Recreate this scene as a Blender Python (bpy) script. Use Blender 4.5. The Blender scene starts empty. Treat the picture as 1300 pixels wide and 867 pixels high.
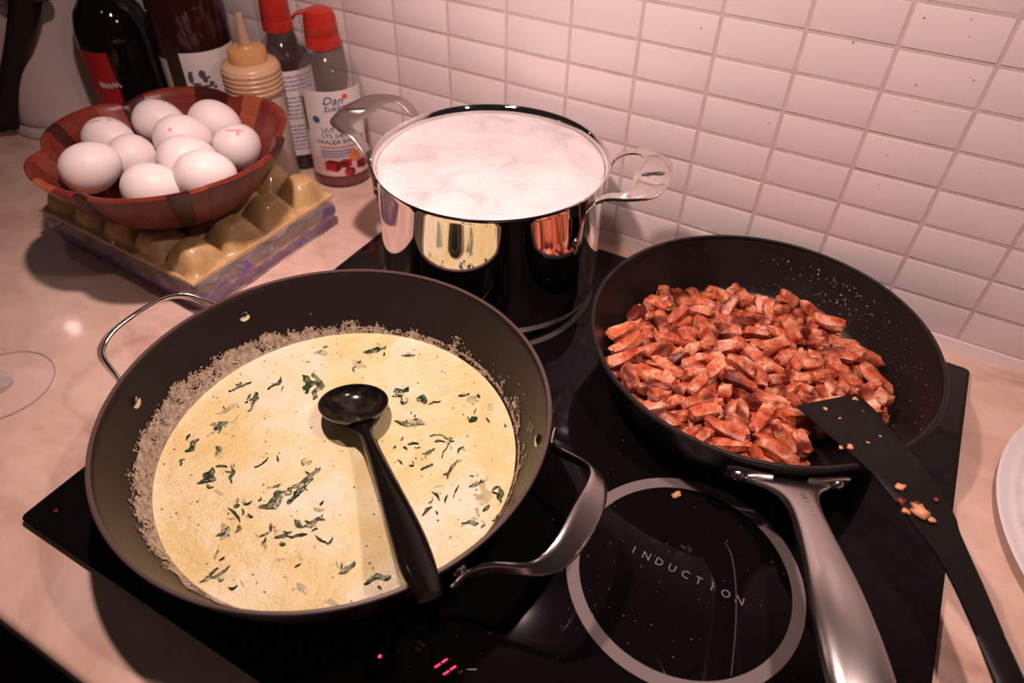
import bpy, bmesh, math, random
import numpy as np
from mathutils import Vector, Matrix, noise

# ------------------------------------------------------------------ camera, world, lights, exposure
SC = bpy.context.scene
COL = SC.collection
cam_d = bpy.data.cameras.new('camera'); cam = bpy.data.objects.new('camera', cam_d); COL.objects.link(cam)
cam_d.sensor_width = 36.0; cam_d.lens = 904.596 / 1300 * 36.0; cam_d.clip_start = .01; cam_d.clip_end = 50
cam.matrix_world = Matrix((( .8711296, -.3431832,  .3512243,  .501835),
                           ( .4907028,  .5813578, -.6490254, -.639103),
                           ( .0185476,  .7377319,  .6748389,  .453205),
                           (0, 0, 0, 1)))
cam_d.dof.use_dof = True; cam_d.dof.focus_distance = .55; cam_d.dof.aperture_fstop = 6.3
SC.camera = cam

world = bpy.data.worlds.new('room'); SC.world = world; world.use_nodes = True
world.node_tree.nodes['Background'].inputs[0].default_value = (1.0, .74, .66, 1)
world.node_tree.nodes['Background'].inputs[1].default_value = .013

LAMP = (1.0, .715, .655)
def disk_lamp(name, loc, power, size, aim, color=LAMP, spread=180):
    d = bpy.data.lights.new(name, 'AREA'); d.shape = 'DISK'; d.size = size; d.energy = power; d.color = color
    d.spread = math.radians(spread)
    o = bpy.data.objects.new(name, d); COL.objects.link(o); o.location = loc
    o.rotation_euler = (Vector(aim) - Vector(loc)).to_track_quat('-Z', 'Y').to_euler()
    return o
disk_lamp('hood_lamp_left', (.17, -.33, .64), 1.75, .032, (.17, -.30, 0), LAMP, 135)
disk_lamp('hood_lamp_right', (.55, -.31, .64), 1.05, .032, (.55, -.28, 0), LAMP, 135)
disk_lamp('room_lamp', (.42, -1.35, 1.75), 0.5, .12, (.3, -.1, 0))
disk_lamp('cabinet_lamp', (-.93, -.12, .65), .12, .03, (-.8, -.2, 0))

SC.view_settings.view_transform = 'Standard'; SC.view_settings.look = 'None'
SC.view_settings.gamma = 1.0; SC.view_settings.use_curve_mapping = False
SC.view_settings.exposure = 0.48

R = random.Random(7)
PI = math.pi

# ------------------------------------------------------------------ helpers
class MB:
    """collects polygons, builds ONE mesh object"""
    def __init__(s): s.v = []; s.f = []; s.m = []
    def add(s, verts, faces, mi=0):
        o = len(s.v); s.v += [tuple(p) for p in verts]
        for f in faces: s.f.append(tuple(i + o for i in f)); s.m.append(mi)
    def grid(s, rows, closed_u=False, closed_v=False, mi=0):
        n = len(rows); k = len(rows[0]); o = len(s.v)
        for r in rows: s.v += [tuple(p) for p in r]
        for i in range(n if closed_u else n - 1):
            for j in range(k if closed_v else k - 1):
                a = i; b = (i + 1) % n; c = j; d = (j + 1) % k
                s.f.append((o + a * k + c, o + b * k + c, o + b * k + d, o + a * k + d)); s.m.append(mi)
    def cap(s, ring, mi=0, flip=False):
        o = len(s.v); s.v += [tuple(p) for p in ring]
        f = tuple(range(o, o + len(ring))); s.f.append(f[::-1] if flip else f); s.m.append(mi)
    def lathe(s, prof, n=64, c=(0, 0), a0=0, mi=0):
        rows = []
        for r, z in prof:
            rows.append([(c[0] + r * math.cos(a0 + 2 * PI * j / n), c[1] + r * math.sin(a0 + 2 * PI * j / n), z) for j in range(n)])
        s.grid(rows, closed_v=True, mi=mi)
        if prof[0][0] > 1e-5 and prof[0][0] < .2: pass
    def box(s, x0, x1, y0, y1, z0, z1, mi=0):
        v = [(x0, y0, z0), (x1, y0, z0), (x1, y1, z0), (x0, y1, z0), (x0, y0, z1), (x1, y0, z1), (x1, y1, z1), (x0, y1, z1)]
        s.add(v, [(3, 2, 1, 0), (4, 5, 6, 7), (0, 1, 5, 4), (1, 2, 6, 5), (2, 3, 7, 6), (3, 0, 4, 7)], mi)
    def tube(s, pts, rad, n=10, closed=False, mi=0):
        pts = [Vector(p) for p in pts]; k = len(pts)
        if not hasattr(rad, '__len__'): rad = [rad] * k
        rows = []; up = Vector((0, 0, 1))
        prev = None
        for i, p in enumerate(pts):
            t = (pts[min(i + 1, k - 1)] - pts[max(i - 1, 0)]).normalized()
            a = up if prev is None else prev
            a = a - t * a.dot(t)
            if a.length < 1e-4: a = Vector((1, 0, 0)) - t * t.x
            a.normalize(); prev = a; b = t.cross(a)
            rows.append([p + (a * math.cos(q) + b * math.sin(q)) * rad[i] for q in [2 * PI * j / n for j in range(n)]])
        s.grid(rows, closed_v=True, mi=mi)
        s.cap(rows[0], mi); s.cap(rows[-1], mi, True)
    def strap(s, pts, W, th, n=6, mi=0, bulge=0.0):
        """band swept along pts with half-width vectors W and thickness th (rounded rim)"""
        P = catmull(pts, n); Q = catmull(W, n); k = len(P); rows = []
        for i in range(k):
            t = (P[min(i + 1, k - 1)] - P[max(i - 1, 0)]).normalized()
            w = Q[i] - t * Q[i].dot(t); L = w.length; w = w / L; nn = t.cross(w)
            h = th / 2 if not hasattr(th, '__len__') else th[min(i // n, len(th) - 1)] / 2
            e = min(h, L * .5)
            sec = [(-L, -h * .3), (-L + e, -h), (-L * .45, -h), (0, -h), (L * .45, -h), (L - e, -h), (L, -h * .3), (L, h * .3), (L - e, h), (L * .45, h + bulge * .75), (0, h + bulge), (-L * .45, h + bulge * .75), (-L + e, h), (-L, h * .3)]
            rows.append([P[i] + w * a + nn * b for a, b in sec])
        s.grid(rows, closed_v=True, mi=mi); s.cap(rows[0], mi); s.cap(rows[-1], mi, True)
    def loft(s, pts, W, T, n=6, k=20, ex=2.4, mi=0):
        """rounded handle: superellipse sections of half-width vectors W and half-thicknesses T"""
        P = catmull(pts, n); Q = catmull(W, n); H_ = [q.x for q in catmull([(t, 0, 0) for t in T], n)]; m_ = len(P); rows = []
        for i in range(m_):
            t = (P[min(i + 1, m_ - 1)] - P[max(i - 1, 0)]).normalized(); w = Q[i] - t * Q[i].dot(t); a = w.length; w = w / a; nn = t.cross(w)
            row = []
            for j in range(k):
                q = 2 * PI * j / k; cx, sx = math.cos(q), math.sin(q)
                row.append(P[i] + w * a * math.copysign(abs(cx) ** (2 / ex), cx) + nn * H_[i] * math.copysign(abs(sx) ** (2 / ex), sx))
            rows.append(row)
        s.grid(rows, closed_v=True, mi=mi); s.cap(rows[0], mi); s.cap(rows[-1], mi, True)
    def dome(s, c, nrm, r, h, n=12, k=4, mi=0):
        c = Vector(c); nrm = Vector(nrm).normalized()
        a = nrm.orthogonal().normalized(); b = nrm.cross(a); rows = []
        for i in range(k + 1):
            q = i / k * PI / 2
            rr = max(r * math.cos(q), r * .02)
            rows.append([c + nrm * h * math.sin(q) + (a * math.cos(2 * PI * j / n) + b * math.sin(2 * PI * j / n)) * rr for j in range(n)])
        s.grid(rows, closed_v=True, mi=mi); s.cap(rows[0], mi, True); s.cap(rows[-1], mi)
    def prism(s, poly, z0, z1, mi=0):
        """poly: 2D points ccw; z0,z1 numbers or functions of (x,y)"""
        f0 = z0 if callable(z0) else (lambda x, y: z0); f1 = z1 if callable(z1) else (lambda x, y: z1)
        n = len(poly); lo = [(x, y, f0(x, y)) for x, y in poly]; hi = [(x, y, f1(x, y)) for x, y in poly]
        s.add(lo + hi, [tuple(range(n))[::-1], tuple(range(n, 2 * n))] + [(i, (i + 1) % n, n + (i + 1) % n, n + i) for i in range(n)], mi)
    def mesh(s, name, mats, smooth=True, angle=40, weld=True):
        me = bpy.data.meshes.new(name); me.from_pydata(s.v, [], s.f)
        for m in (mats if isinstance(mats, (list, tuple)) else [mats]): me.materials.append(m)
        me.polygons.foreach_set('material_index', s.m)
        bm = bmesh.new(); bm.from_mesh(me)
        if weld: bmesh.ops.remove_doubles(bm, verts=bm.verts, dist=1e-6)
        bmesh.ops.recalc_face_normals(bm, faces=bm.faces)
        bm.to_mesh(me); bm.free()
        if smooth:
            me.shade_smooth(); me.set_sharp_from_angle(angle=math.radians(angle))
        me.update(); return me
    def build(s, name, mats, parent=None, smooth=True, angle=40, loc=(0, 0, 0), weld=True):
        return place(name, s.mesh(name, mats, smooth, angle, weld), parent, loc)

def catmull(pts, n):
    P = [Vector(p) for p in pts]; out = []
    for i in range(len(P) - 1):
        p0 = P[max(i - 1, 0)]; p1 = P[i]; p2 = P[i + 1]; p3 = P[min(i + 2, len(P) - 1)]
        for j in range(n):
            t = j / n
            out.append(.5 * ((2 * p1) + (p2 - p0) * t + (2 * p0 - 5 * p1 + 4 * p2 - p3) * t * t + (3 * p1 - p0 - 3 * p2 + p3) * t ** 3))
    out.append(P[-1]); return out
def place(name, me, parent=None, loc=(0, 0, 0), rot=(0, 0, 0)):
    o = bpy.data.objects.new(name, me); COL.objects.link(o); o.location = loc; o.rotation_euler = rot
    if parent is not None: o.parent = parent
    return o
def tag(o, label=None, cat=None, group=None, kind=None):
    if label: o['label'] = label
    if cat: o['category'] = cat
    if group: o['group'] = group
    if kind: o['kind'] = kind
    return o
def thing(name, label, cat, loc=(0, 0, 0), rz=0, group=None):
    o = bpy.data.objects.new(name, None); COL.objects.link(o); o.empty_display_size = .02
    o.location = loc; o.rotation_euler = (0, 0, rz)
    return tag(o, label, cat, group)
def text_mesh(s, size, depth=.0003, align='CENTER', shear=0):
    c = bpy.data.curves.new('lettering', 'FONT'); c.body = s; c.size = size; c.extrude = depth; c.align_x = align; c.align_y = 'CENTER'; c.shear = shear
    c.resolution_u = 2
    o = bpy.data.objects.new('lettering', c); me = bpy.data.meshes.new_from_object(o)
    bpy.data.objects.remove(o); return me
def text_into(mb, s, size, fn, mi=0, shear=0, depth=.0002, align='CENTER'):
    me = text_mesh(s, size, depth, align, shear)
    mb.add([fn(v.co.x, v.co.y, v.co.z) for v in me.vertices], [tuple(p.vertices) for p in me.polygons], mi)
    bpy.data.meshes.remove(me)

# ---- materials
def mat(name, color, rough=.5, metal=0.0, spec=.5, coat=0.0, trans=0.0, ior=1.45, sss=0.0, aniso=0.0, emit=None, estr=0.0, alpha=1.0):
    m = bpy.data.materials.new(name); m.use_nodes = True; b = m.node_tree.nodes['Principled BSDF']
    b.inputs['Base Color'].default_value = (*color, 1); b.inputs['Roughness'].default_value = rough
    b.inputs['Metallic'].default_value = metal; b.inputs['Specular IOR Level'].default_value = spec
    b.inputs['Coat Weight'].default_value = coat; b.inputs['Transmission Weight'].default_value = trans
    b.inputs['IOR'].default_value = ior; b.inputs['Subsurface Weight'].default_value = sss
    if sss: b.inputs['Subsurface Radius'].default_value = (.006, .003, .002)
    b.inputs['Anisotropic'].default_value = aniso; b.inputs['Alpha'].default_value = alpha
    if coat: b.inputs['Coat Roughness'].default_value = .08
    if emit: b.inputs['Emission Color'].default_value = (*emit, 1); b.inputs['Emission Strength'].default_value = estr
    return m
def N(m, t, **kw):
    n = m.node_tree.nodes.new(t)
    for k, v in kw.items():
        if hasattr(n, k): setattr(n, k, v)
        else: n.inputs[k.replace('_', ' ')].default_value = v
    return n
def L(m, a, b): m.node_tree.links.new(a, b)
def bsdf(m): return m.node_tree.nodes['Principled BSDF']
def coords(m, scale=(1, 1, 1), rot=(0, 0, 0), kind='Object'):
    tc = N(m, 'ShaderNodeTexCoord'); mp = N(m, 'ShaderNodeMapping'); mp.inputs['Scale'].default_value = scale; mp.inputs['Rotation'].default_value = rot
    L(m, tc.outputs[kind], mp.inputs['Vector']); return mp.outputs['Vector']
def noise_tex(m, vec, scale, detail=4, rough=.55, dist=0.0):
    n = N(m, 'ShaderNodeTexNoise'); n.inputs['Scale'].default_value = scale; n.inputs['Detail'].default_value = detail
    n.inputs['Roughness'].default_value = rough; n.inputs['Distortion'].default_value = dist
    L(m, vec, n.inputs['Vector']); return n.outputs['Fac']
def ramp(m, fac, stops):
    r = N(m, 'ShaderNodeValToRGB'); e = r.color_ramp.elements
    while len(e) < len(stops): e.new(.5)
    for i, (p, c) in enumerate(stops):
        e[i].position = p; e[i].color = (*c, 1) if len(c) == 3 else c
    L(m, fac, r.inputs['Fac']); return r.outputs['Color']
def mix(m, fac, a, b, blend='MIX'):
    n = N(m, 'ShaderNodeMix', data_type='RGBA', blend_type=blend)
    for s, v in ((0, fac), (6, a), (7, b)):
        if isinstance(v, (int, float)): n.inputs[s].default_value = v
        elif isinstance(v, tuple): n.inputs[s].default_value = (*v, 1)
        else: L(m, v, n.inputs[s])
    return n.outputs[2]
def bump(m, h, strength=.3, dist=.001):
    b = N(m, 'ShaderNodeBump'); b.inputs['Strength'].default_value = strength; b.inputs['Distance'].default_value = dist
    L(m, h, b.inputs['Height']); L(m, b.outputs['Normal'], bsdf(m).inputs['Normal'])
def setc(m, c): L(m, c, bsdf(m).inputs['Base Color'])

# ------------------------------------------------------------------ materials
M = {}
m = M['tile'] = mat('glazed_white_tile', (.80, .72, .69), .16, spec=.5)
v = coords(m, kind='Object'); info = N(m, 'ShaderNodeObjectInfo')
setc(m, ramp(m, info.outputs['Random'], [(0, (.84, .735, .725)), (1, (.88, .77, .76))])); bump(m, noise_tex(m, v, 40, 2), .06, .002)
m = M['grout'] = mat('grout', (.47, .385, .355), .9); v = coords(m); setc(m, ramp(m, noise_tex(m, v, 60), [(.3, (.60, .485, .47)), (.7, (.70, .57, .555))])); bump(m, noise_tex(m, v, 900), .3, .0006)
M['sealant'] = mat('sealant', (.86, .74, .72), .45)
m = M['worktop'] = mat('stone_worktop', (.6, .45, .4), .26, spec=.4, coat=.22)
v = coords(m, (1, 1.7, 1), (0, 0, math.radians(18))); v2 = coords(m, (1, 1, 1))
n1 = noise_tex(m, v, 4.5, 6, .62, 1.6); n2 = noise_tex(m, v2, 26, 5, .6); 
c1 = ramp(m, n1, [(.30, (.40, .20, .135)), (.41, (.62, .40, .31)), (.52, (.78, .56, .46)), (.62, (.70, .47, .37)), (.74, (.80, .60, .51))])
setc(m, mix(m, .35, c1, ramp(m, n2, [(.3, (.50, .31, .235)), (.65, (.80, .60, .51))])))
M['splatter'] = mat('orange_splatter', (.45, .17, .08), .4)
M['floor'] = mat('dark_floor', (.05, .035, .03), .5)
M['cabinet'] = mat('black_cabinet_front', (.012, .01, .01), .5)
M['glass_black'] = mat('black_ceramic_glass', (.005, .0036, .0038), .06, spec=.2)
M['hob_print'] = mat('grey_hob_print', (.19, .155, .15), .22, spec=.4)
M['hob_print_dim'] = mat('dim_hob_print', (.06, .05, .049), .25, spec=.4)
M['led'] = mat('red_led', (.1, 0, 0), .4, emit=(1.0, .02, .06), estr=3.0)
M['led_dim'] = mat('dim_red_led', (.05, 0, 0), .4, emit=(1.0, .02, .03), estr=.07)
M['speck'] = mat('grease_speck', (.30, .24, .22), .3)
m = M['nonstick'] = mat('dark_nonstick', (.019, .0125, .011), .38, spec=.30); v = coords(m); bump(m, noise_tex(m, v, 1400, 2), .12, .0003)
m = M['fry_nonstick'] = mat('black_nonstick', (.016, .011, .0105), .36, spec=.4); v = coords(m); bump(m, noise_tex(m, v, 1500, 2), .15, .0003)
M['pan_rim'] = mat('worn_pan_rim', (.085, .052, .046), .38, spec=.4); M['pan_outside'] = mat('black_pan_outside', (.007, .0055, .0055), .5, spec=.25)
m = M['steel'] = mat('polished_steel', (.80, .77, .75), .035, 1.0)
m = M['steel_satin'] = mat('satin_steel', (.66, .61, .59), .24, 1.0)
M["steel_dull"] = mat('dull_steel', (.44, .385, .37), .36, 1.0)
m = M['steel_brushed'] = mat('brushed_steel', (.66, .62, .605), .25, 1.0, aniso=.4)
v = coords(m, (900, 20, 20), (0, 0, 0)); bump(m, noise_tex(m, v, 1, 2), .08, .0005)
m = M['sauce'] = mat('cream_sauce', (.9, .72, .42), .16, spec=.5, sss=.12)
v = coords(m); big = noise_tex(m, v, 16, 5, .6, .8); fine = noise_tex(m, v, 380, 3, .7); mid = noise_tex(m, v, 60, 4, .6, .5)
base = ramp(m, big, [(.36, (.70, .565, .245)), (.5, (.75, .65, .375)), (.62, (.79, .715, .53))])
sep = N(m, 'ShaderNodeSeparateXYZ'); L(m, v, sep.inputs[0])
base = mix(m, ramp(m, fine, [(.62, (0, 0, 0)), (.74, (.25, .25, .25))]), base, (.66, .56, .32))
setc(m, base); hh = N(m, 'ShaderNodeMath', operation='ADD'); L(m, mid, hh.inputs[0]); f2 = N(m, 'ShaderNodeMath', operation='MULTIPLY'); L(m, fine, f2.inputs[0]); f2.inputs[1].default_value = .32; L(m, f2.outputs[0], hh.inputs[1])
bump(m, hh.outputs[0], .85, .0036)
m = M['residue'] = mat('dried_sauce_foam', (.40, .30, .22), .55); v = coords(m); setc(m, ramp(m, noise_tex(m, v, 240, 5, .7), [(.3, (.16, .115, .08)), (.5, (.36, .28, .20)), (.7, (.58, .48, .37))])); bump(m, noise_tex(m, v, 500), .5, .001)
m = M['leaf'] = mat('cooked_spinach', (.035, .075, .02), .25, spec=.5); v = coords(m); setc(m, ramp(m, noise_tex(m, v, 160), [(.32, (.010, .017, .009)), (.5, (.030, .058, .020)), (.66, (.20, .21, .11))])); bump(m, noise_tex(m, v, 300), .6, .001)
m = M['leaf_sunk'] = mat('sunken_spinach', (.38, .36, .19), .28); v = coords(m); setc(m, ramp(m, noise_tex(m, v, 120), [(.3, (.26, .26, .13)), (.7, (.62, .53, .30))]))
m = M['leaf_grey'] = mat('sauce_coated_spinach', (.12, .13, .07), .22, spec=.5); v = coords(m); setc(m, ramp(m, noise_tex(m, v, 210, 4, .65), [(.34, (.018, .028, .014)), (.5, (.10, .12, .055)), (.66, (.48, .42, .24))])); bump(m, noise_tex(m, v, 300), .6, .001)
M['herb'] = mat('herb_fleck', (.05, .085, .02), .4)
M['chili'] = mat('chili_fleck', (.75, .14, .05), .35)
m = M['foam'] = mat('starch_foam', (.9, .8, .78), .35, sss=.25)
v = coords(m); n1 = noise_tex(m, v, 24, 4, .6, .6); n2 = noise_tex(m, v, 420, 3, .65)
c = ramp(m, n1, [(.28, (.47, .43, .44)), (.42, (.66, .61, .62)), (.6, (.74, .685, .69))]); c = mix(m, ramp(m, n2, [(.32, (.55, .55, .55)), (.46, (0, 0, 0))]), c, (.52, .46, .46)); setc(m, c); bump(m, n2, .3, .0008)
M['bubble'] = mat('bubble', (.9, .85, .85), .03, spec=.9, alpha=.25)
m = M['chicken'] = mat('seasoned_chicken', (.7, .3, .15), .30, spec=.45, sss=.06)
v = coords(m); info = N(m, 'ShaderNodeObjectInfo'); add = N(m, 'ShaderNodeVectorMath', operation='ADD'); L(m, v, add.inputs[0]); sc = N(m, 'ShaderNodeMath', operation='MULTIPLY'); L(m, info.outputs['Random'], sc.inputs[0]); sc.inputs[1].default_value = 7.0; L(m, sc.outputs[0], add.inputs[1]); vv = add.outputs[0]
n1 = noise_tex(m, vv, 75, 4, .6, .5); n2 = noise_tex(m, vv, 480, 3, .6); n3 = noise_tex(m, vv, 42, 2, .5, .3)
c = ramp(m, n1, [(.30, (.30, .035, .018)), (.41, (.56, .125, .055)), (.52, (.71, .25, .13)), (.64, (.89, .51, .35))])
c = mix(m, ramp(m, n2, [(.54, (0, 0, 0)), (.68, (.8, .8, .8))]), c, (.36, .06, .022))
c = mix(m, ramp(m, n3, [(.53, (0, 0, 0)), (.64, (.92, .92, .92))]), c, (.12, .012, .012))
tint = ramp(m, info.outputs['Random'], [(0, (.70, .48, .42)), (.45, (.95, .86, .84)), (1, (1, 1, 1))]); c = mix(m, 1.0, c, tint, 'MULTIPLY'); setc(m, c)
bump(m, noise_tex(m, vv, 260, 4, .65), .45, .0012)
M['black_plastic'] = mat('black_nylon', (.010, .008, .008), .33, spec=.3)
m = M['black_matte'] = mat('black_nylon_matte', (.0085, .0068, .0066), .42, spec=.2); v = coords(m); bump(m, noise_tex(m, v, 700, 3), .15, .0004)
m = M['ladle'] = mat('black_ladle_plastic', (.006, .0045, .004), .10, spec=.24)
m = M['ladle_bowl'] = mat('ladle_bowl_film', (.03, .02, .012), .18); v = coords(m); setc(m, ramp(m, noise_tex(m, v, 90, 4), [(.46, (.007, .0055, .005)), (.85, (.055, .038, .022))]))
def wood(name, a, b):
    m = mat(name, a, .34, spec=.32); v = coords(m, (14, 14, 60)); setc(m, ramp(m, noise_tex(m, v, 3, 5, .6, 1.0), [(.3, a), (.7, b)])); return m
M['wood'] = [wood('red_stained_wood', (.12, .016, .011), (.20, .032, .019)), wood('dark_red_wood', (.032, .007, .006), (.065, .012, .010)), wood('orange_wood', (.26, .06, .024), (.36, .10, .042)), wood('mid_red_wood', (.17, .027, .015), (.25, .05, .025))]
m = M['egg'] = mat('eggshell', (.86, .765, .75), .42, spec=.35, sss=.08); v = coords(m); bump(m, noise_tex(m, v, 900, 2), .08, .0004)
M['stamp'] = mat('pink_egg_stamp', (.85, .34, .42), .5)
m = M['pulp'] = mat('egg_tray_pulp', (.46, .30, .14), .5, coat=.8); v = coords(m); setc(m, ramp(m, noise_tex(m, v, 60, 5), [(.3, (.50, .31, .12)), (.7, (.68, .455, .215))])); bump(m, noise_tex(m, v, 260, 4), .35, .0012)
m = M['film'] = bpy.data.materials.new('printed_plastic_film'); m.use_nodes = True
nt = m.node_tree; out = nt.nodes['Material Output']; pb = bsdf(m); pb.inputs['Roughness'].default_value = .16; pb.inputs['Coat Weight'].default_value = .5
v = coords(m, (1, 1, 1)); n1 = noise_tex(m, v, 32, 3, .6, .8); sep = N(m, 'ShaderNodeSeparateXYZ'); L(m, v, sep.inputs[0])
mr = N(m, 'ShaderNodeMapRange'); L(m, sep.outputs['Z'], mr.inputs['Value']); mr.inputs['From Min'].default_value = .036; mr.inputs['From Max'].default_value = .006; mr.inputs['To Min'].default_value = -.16; mr.inputs['To Max'].default_value = .24
ad = N(m, 'ShaderNodeMath', operation='ADD'); L(m, n1, ad.inputs[0]); L(m, mr.outputs[0], ad.inputs[1])
mask = ramp(m, ad.outputs[0], [(.47, (.30, .30, .30)), (.54, (.90, .90, .90))])
pb.inputs['Base Color'].default_value = (.13, .085, .24, 1); L(m, mix(m, ramp(m, ad.outputs[0], [(.47, (0, 0, 0)), (.54, (1, 1, 1))]), (.80, .70, .72), ramp(m, noise_tex(m, v, 70), [(.4, (.20, .13, .38)), (.66, (.30, .22, .48)), (.72, (.75, .66, .78))])), pb.inputs['Base Color']); L(m, mask, pb.inputs['Alpha'])
bump(m, noise_tex(m, v, 90, 3, .6, 1.5), .8, .004)
M['bottle_dark'] = mat('near_black_bottle_glass', (.006, .004, .004), .05, spec=.5)
m = M['bottle_brown'] = mat('brown_red_bottle_glass', (.028, .007, .005), .05, spec=.5)
M['red_label'] = mat('red_paper_label', (.42, .012, .012), .5)
M['white_label'] = mat('white_paper_label', (.78, .70, .68), .55)
M['ink'] = mat('grey_ink', (.10, .085, .09), .6)
M['white_ink'] = mat('pale_ink', (.62, .48, .46), .6)
M['blue_ink'] = mat('blue_ink', (.035, .06, .20), .6)
M['lilac_ink'] = mat('lilac_ink', (.30, .30, .48), .6)
M['pink_ink'] = mat('pink_dot_ink', (.80, .06, .12), .6)
M['orange_ink'] = mat('orange_ink', (.78, .24, .06), .6)
M['red_ink'] = mat('red_cube_ink', (.42, .02, .012), .5)
M['darkred_ink'] = mat('dark_red_cube_ink', (.16, .008, .006), .5)
M['teal_ink'] = mat('teal_ink', (.02, .14, .20), .6)
M['green_ink'] = mat('olive_ink', (.14, .13, .02), .6)
M['grass_ink'] = mat('pale_pink_print', (.74, .52, .50), .55)
M['red_cap'] = mat('red_plastic_cap', (.44, .026, .016), .22, spec=.5, sss=.05)
M['clear_pet'] = mat('clear_bottle_plastic', (.40, .33, .32), .08, spec=.5, alpha=.17)
M['pale_pet'] = mat('lilac_bottle_plastic', (.16, .11, .12), .10, spec=.5, alpha=.20)
M['syrup'] = mat('red_syrup', (.20, .012, .010), .08)
M['syrup_dark'] = mat('dark_syrup', (.03, .004, .007), .08)
M['squeeze'] = mat('milky_squeeze_plastic', (.50, .42, .36), .32, sss=.1)
M['amber_cap'] = mat('amber_squeeze_cap', (.56, .30, .12), .3, sss=.15); M['spout'] = mat('pale_spout_plastic', (.52, .34, .24), .3, alpha=.75)
M['peach_cap'] = mat('peach_squeeze_collar', (.58, .36, .22), .32, sss=.15)
M['kettle'] = mat('pale_enamel', (.62, .52, .50), .25, spec=.5)
m = M['glass'] = mat('clear_glass', (.80, .74, .74), .02, spec=.8)
lw = N(m, 'ShaderNodeLayerWeight'); lw.inputs['Blend'].default_value = .35; L(m, ramp(m, lw.outputs['Facing'], [(.20, (.05, .05, .05)), (.5, (.16, .16, .16)), (.9, (.75, .75, .75))]), bsdf(m).inputs['Alpha'])
m = M['glass_rim'] = mat('glass_rim', (.55, .50, .50), .03, spec=.9, alpha=.5)
m = M['plate'] = mat('white_glazed_plate', (.80, .76, .77), .18, spec=.5)
M['crumb'] = mat('chicken_crumb', (.66, .30, .15), .4); M['crumb_dark'] = mat('charred_crumb', (.18, .03, .015), .4)

# ------------------------------------------------------------------ the room: wall with tiles, floor, cabinet, worktop
TP, TH, Z0 = .07, .03467, .0105          # tile pitch, row pitch, foot of the lowest row
mb = MB(); mb.box(-1.6, 1.6, .0014, .12, -.9, 1.3); wall = tag(mb.build('wall_back', M['grout'], smooth=False), kind='structure')
tb = bmesh.new(); bmesh.ops.create_cube(tb, size=1.0)
for q in tb.verts: q.co = Vector((q.co.x * (TP - .0030), q.co.y * .007, q.co.z * (TH - .0030)))
bmesh.ops.bevel(tb, geom=[e for e in tb.edges if all(p.co.y < 0 for p in e.verts)], offset=.0011, segments=2, profile=.6, affect='EDGES')
tile_me = bpy.data.meshes.new('tile'); tb.to_mesh(tile_me); tb.free(); tile_me.materials.append(M['tile']); tile_me.shade_smooth(); tile_me.set_sharp_from_angle(angle=math.radians(50))
for i in range(-10, 14):
    for j in range(12):
        t = place('tile', tile_me, wall, ((i + .5) * TP, .0042 + R.uniform(-.0002, .0002), Z0 + (j + .5) * TH), (R.uniform(-.004, .004), 0, R.uniform(-.003, .003)))
mb = MB()
for x, z in [(0.5001, 0.2773), (0.5306, 0.2816), (0.5343, 0.2699), (0.3345, 0.2396), (0.4575, 0.2512), (0.5214, 0.2089), (0.5127, 0.2289), (0.5132, 0.1678), (0.5315, 0.1721), (0.4113, 0.1713), (0.583, 0.1717), (0.5156, 0.1407), (0.063, 0.1521), (0.5491, 0.2406)]:
    mb.dome((x, .0006, z), (0, -1, 0), R.uniform(.0004, .0009), .0003, 7, 2)
tag(mb.build('food_splatter', M['splatter'], wall), kind='stuff')
mb = MB(); mb.add([(-1.6, -.0035, 0), (1.6, -.0035, 0), (1.6, -.001, .0105), (-1.6, -.001, .0105), (-1.6, .003, 0), (1.6, .003, 0), (1.6, .003, .0105), (-1.6, .003, .0105)], [(0, 1, 2, 3), (3, 2, 6, 7), (4, 5, 1, 0), (5, 4, 7, 6), (0, 3, 7, 4), (1, 5, 6, 2)])
tag(mb.build('trim_1', M['sealant'], smooth=False), kind='structure')
mb = MB(); mb.box(-1.8, 1.8, -2.6, .12, -.92, -.90); tag(mb.build('floor', M['floor'], smooth=False), kind='structure')
cab = thing('base_cabinet', 'black kitchen cabinet under the front edge of the pinkish worktop, bottom left corner', 'cabinet', (0, -.29, -.90))
mb = MB(); mb.box(-1.6, 1.6, -.275, .29, 0, .868); mb.build('carcass', M['cabinet'], cab, smooth=False)
for k in range(5):
    x0 = -1.5 + k * .6
    mb = MB(); mb.box(x0 + .002, x0 + .598, -.293, -.276, .10, .862); mb.build('door', M['cabinet'], cab, smooth=False)
mb = MB(); r0 = .006; edge = [(-.601 - r0 * math.sin(q), -.006 + r0 * math.cos(q)) for q in [k * PI / 2 / 6 for k in range(7)]]
sec = [(.0, 0.0)] + edge + [(-.607, -.026), (-.601, -.031), (0, -.031)]
mb.grid([[(x, y, z) for y, z in sec] for x in (-1.6, 1.6)], closed_v=True)
mb.cap([(-1.6, y, z) for y, z in sec]); mb.cap([(1.6, y, z) for y, z in sec], flip=True)
wt = tag(mb.build('worktop', M['worktop']), 'pinkish beige stone worktop running along the tiled wall under everything', 'worktop')

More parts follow.
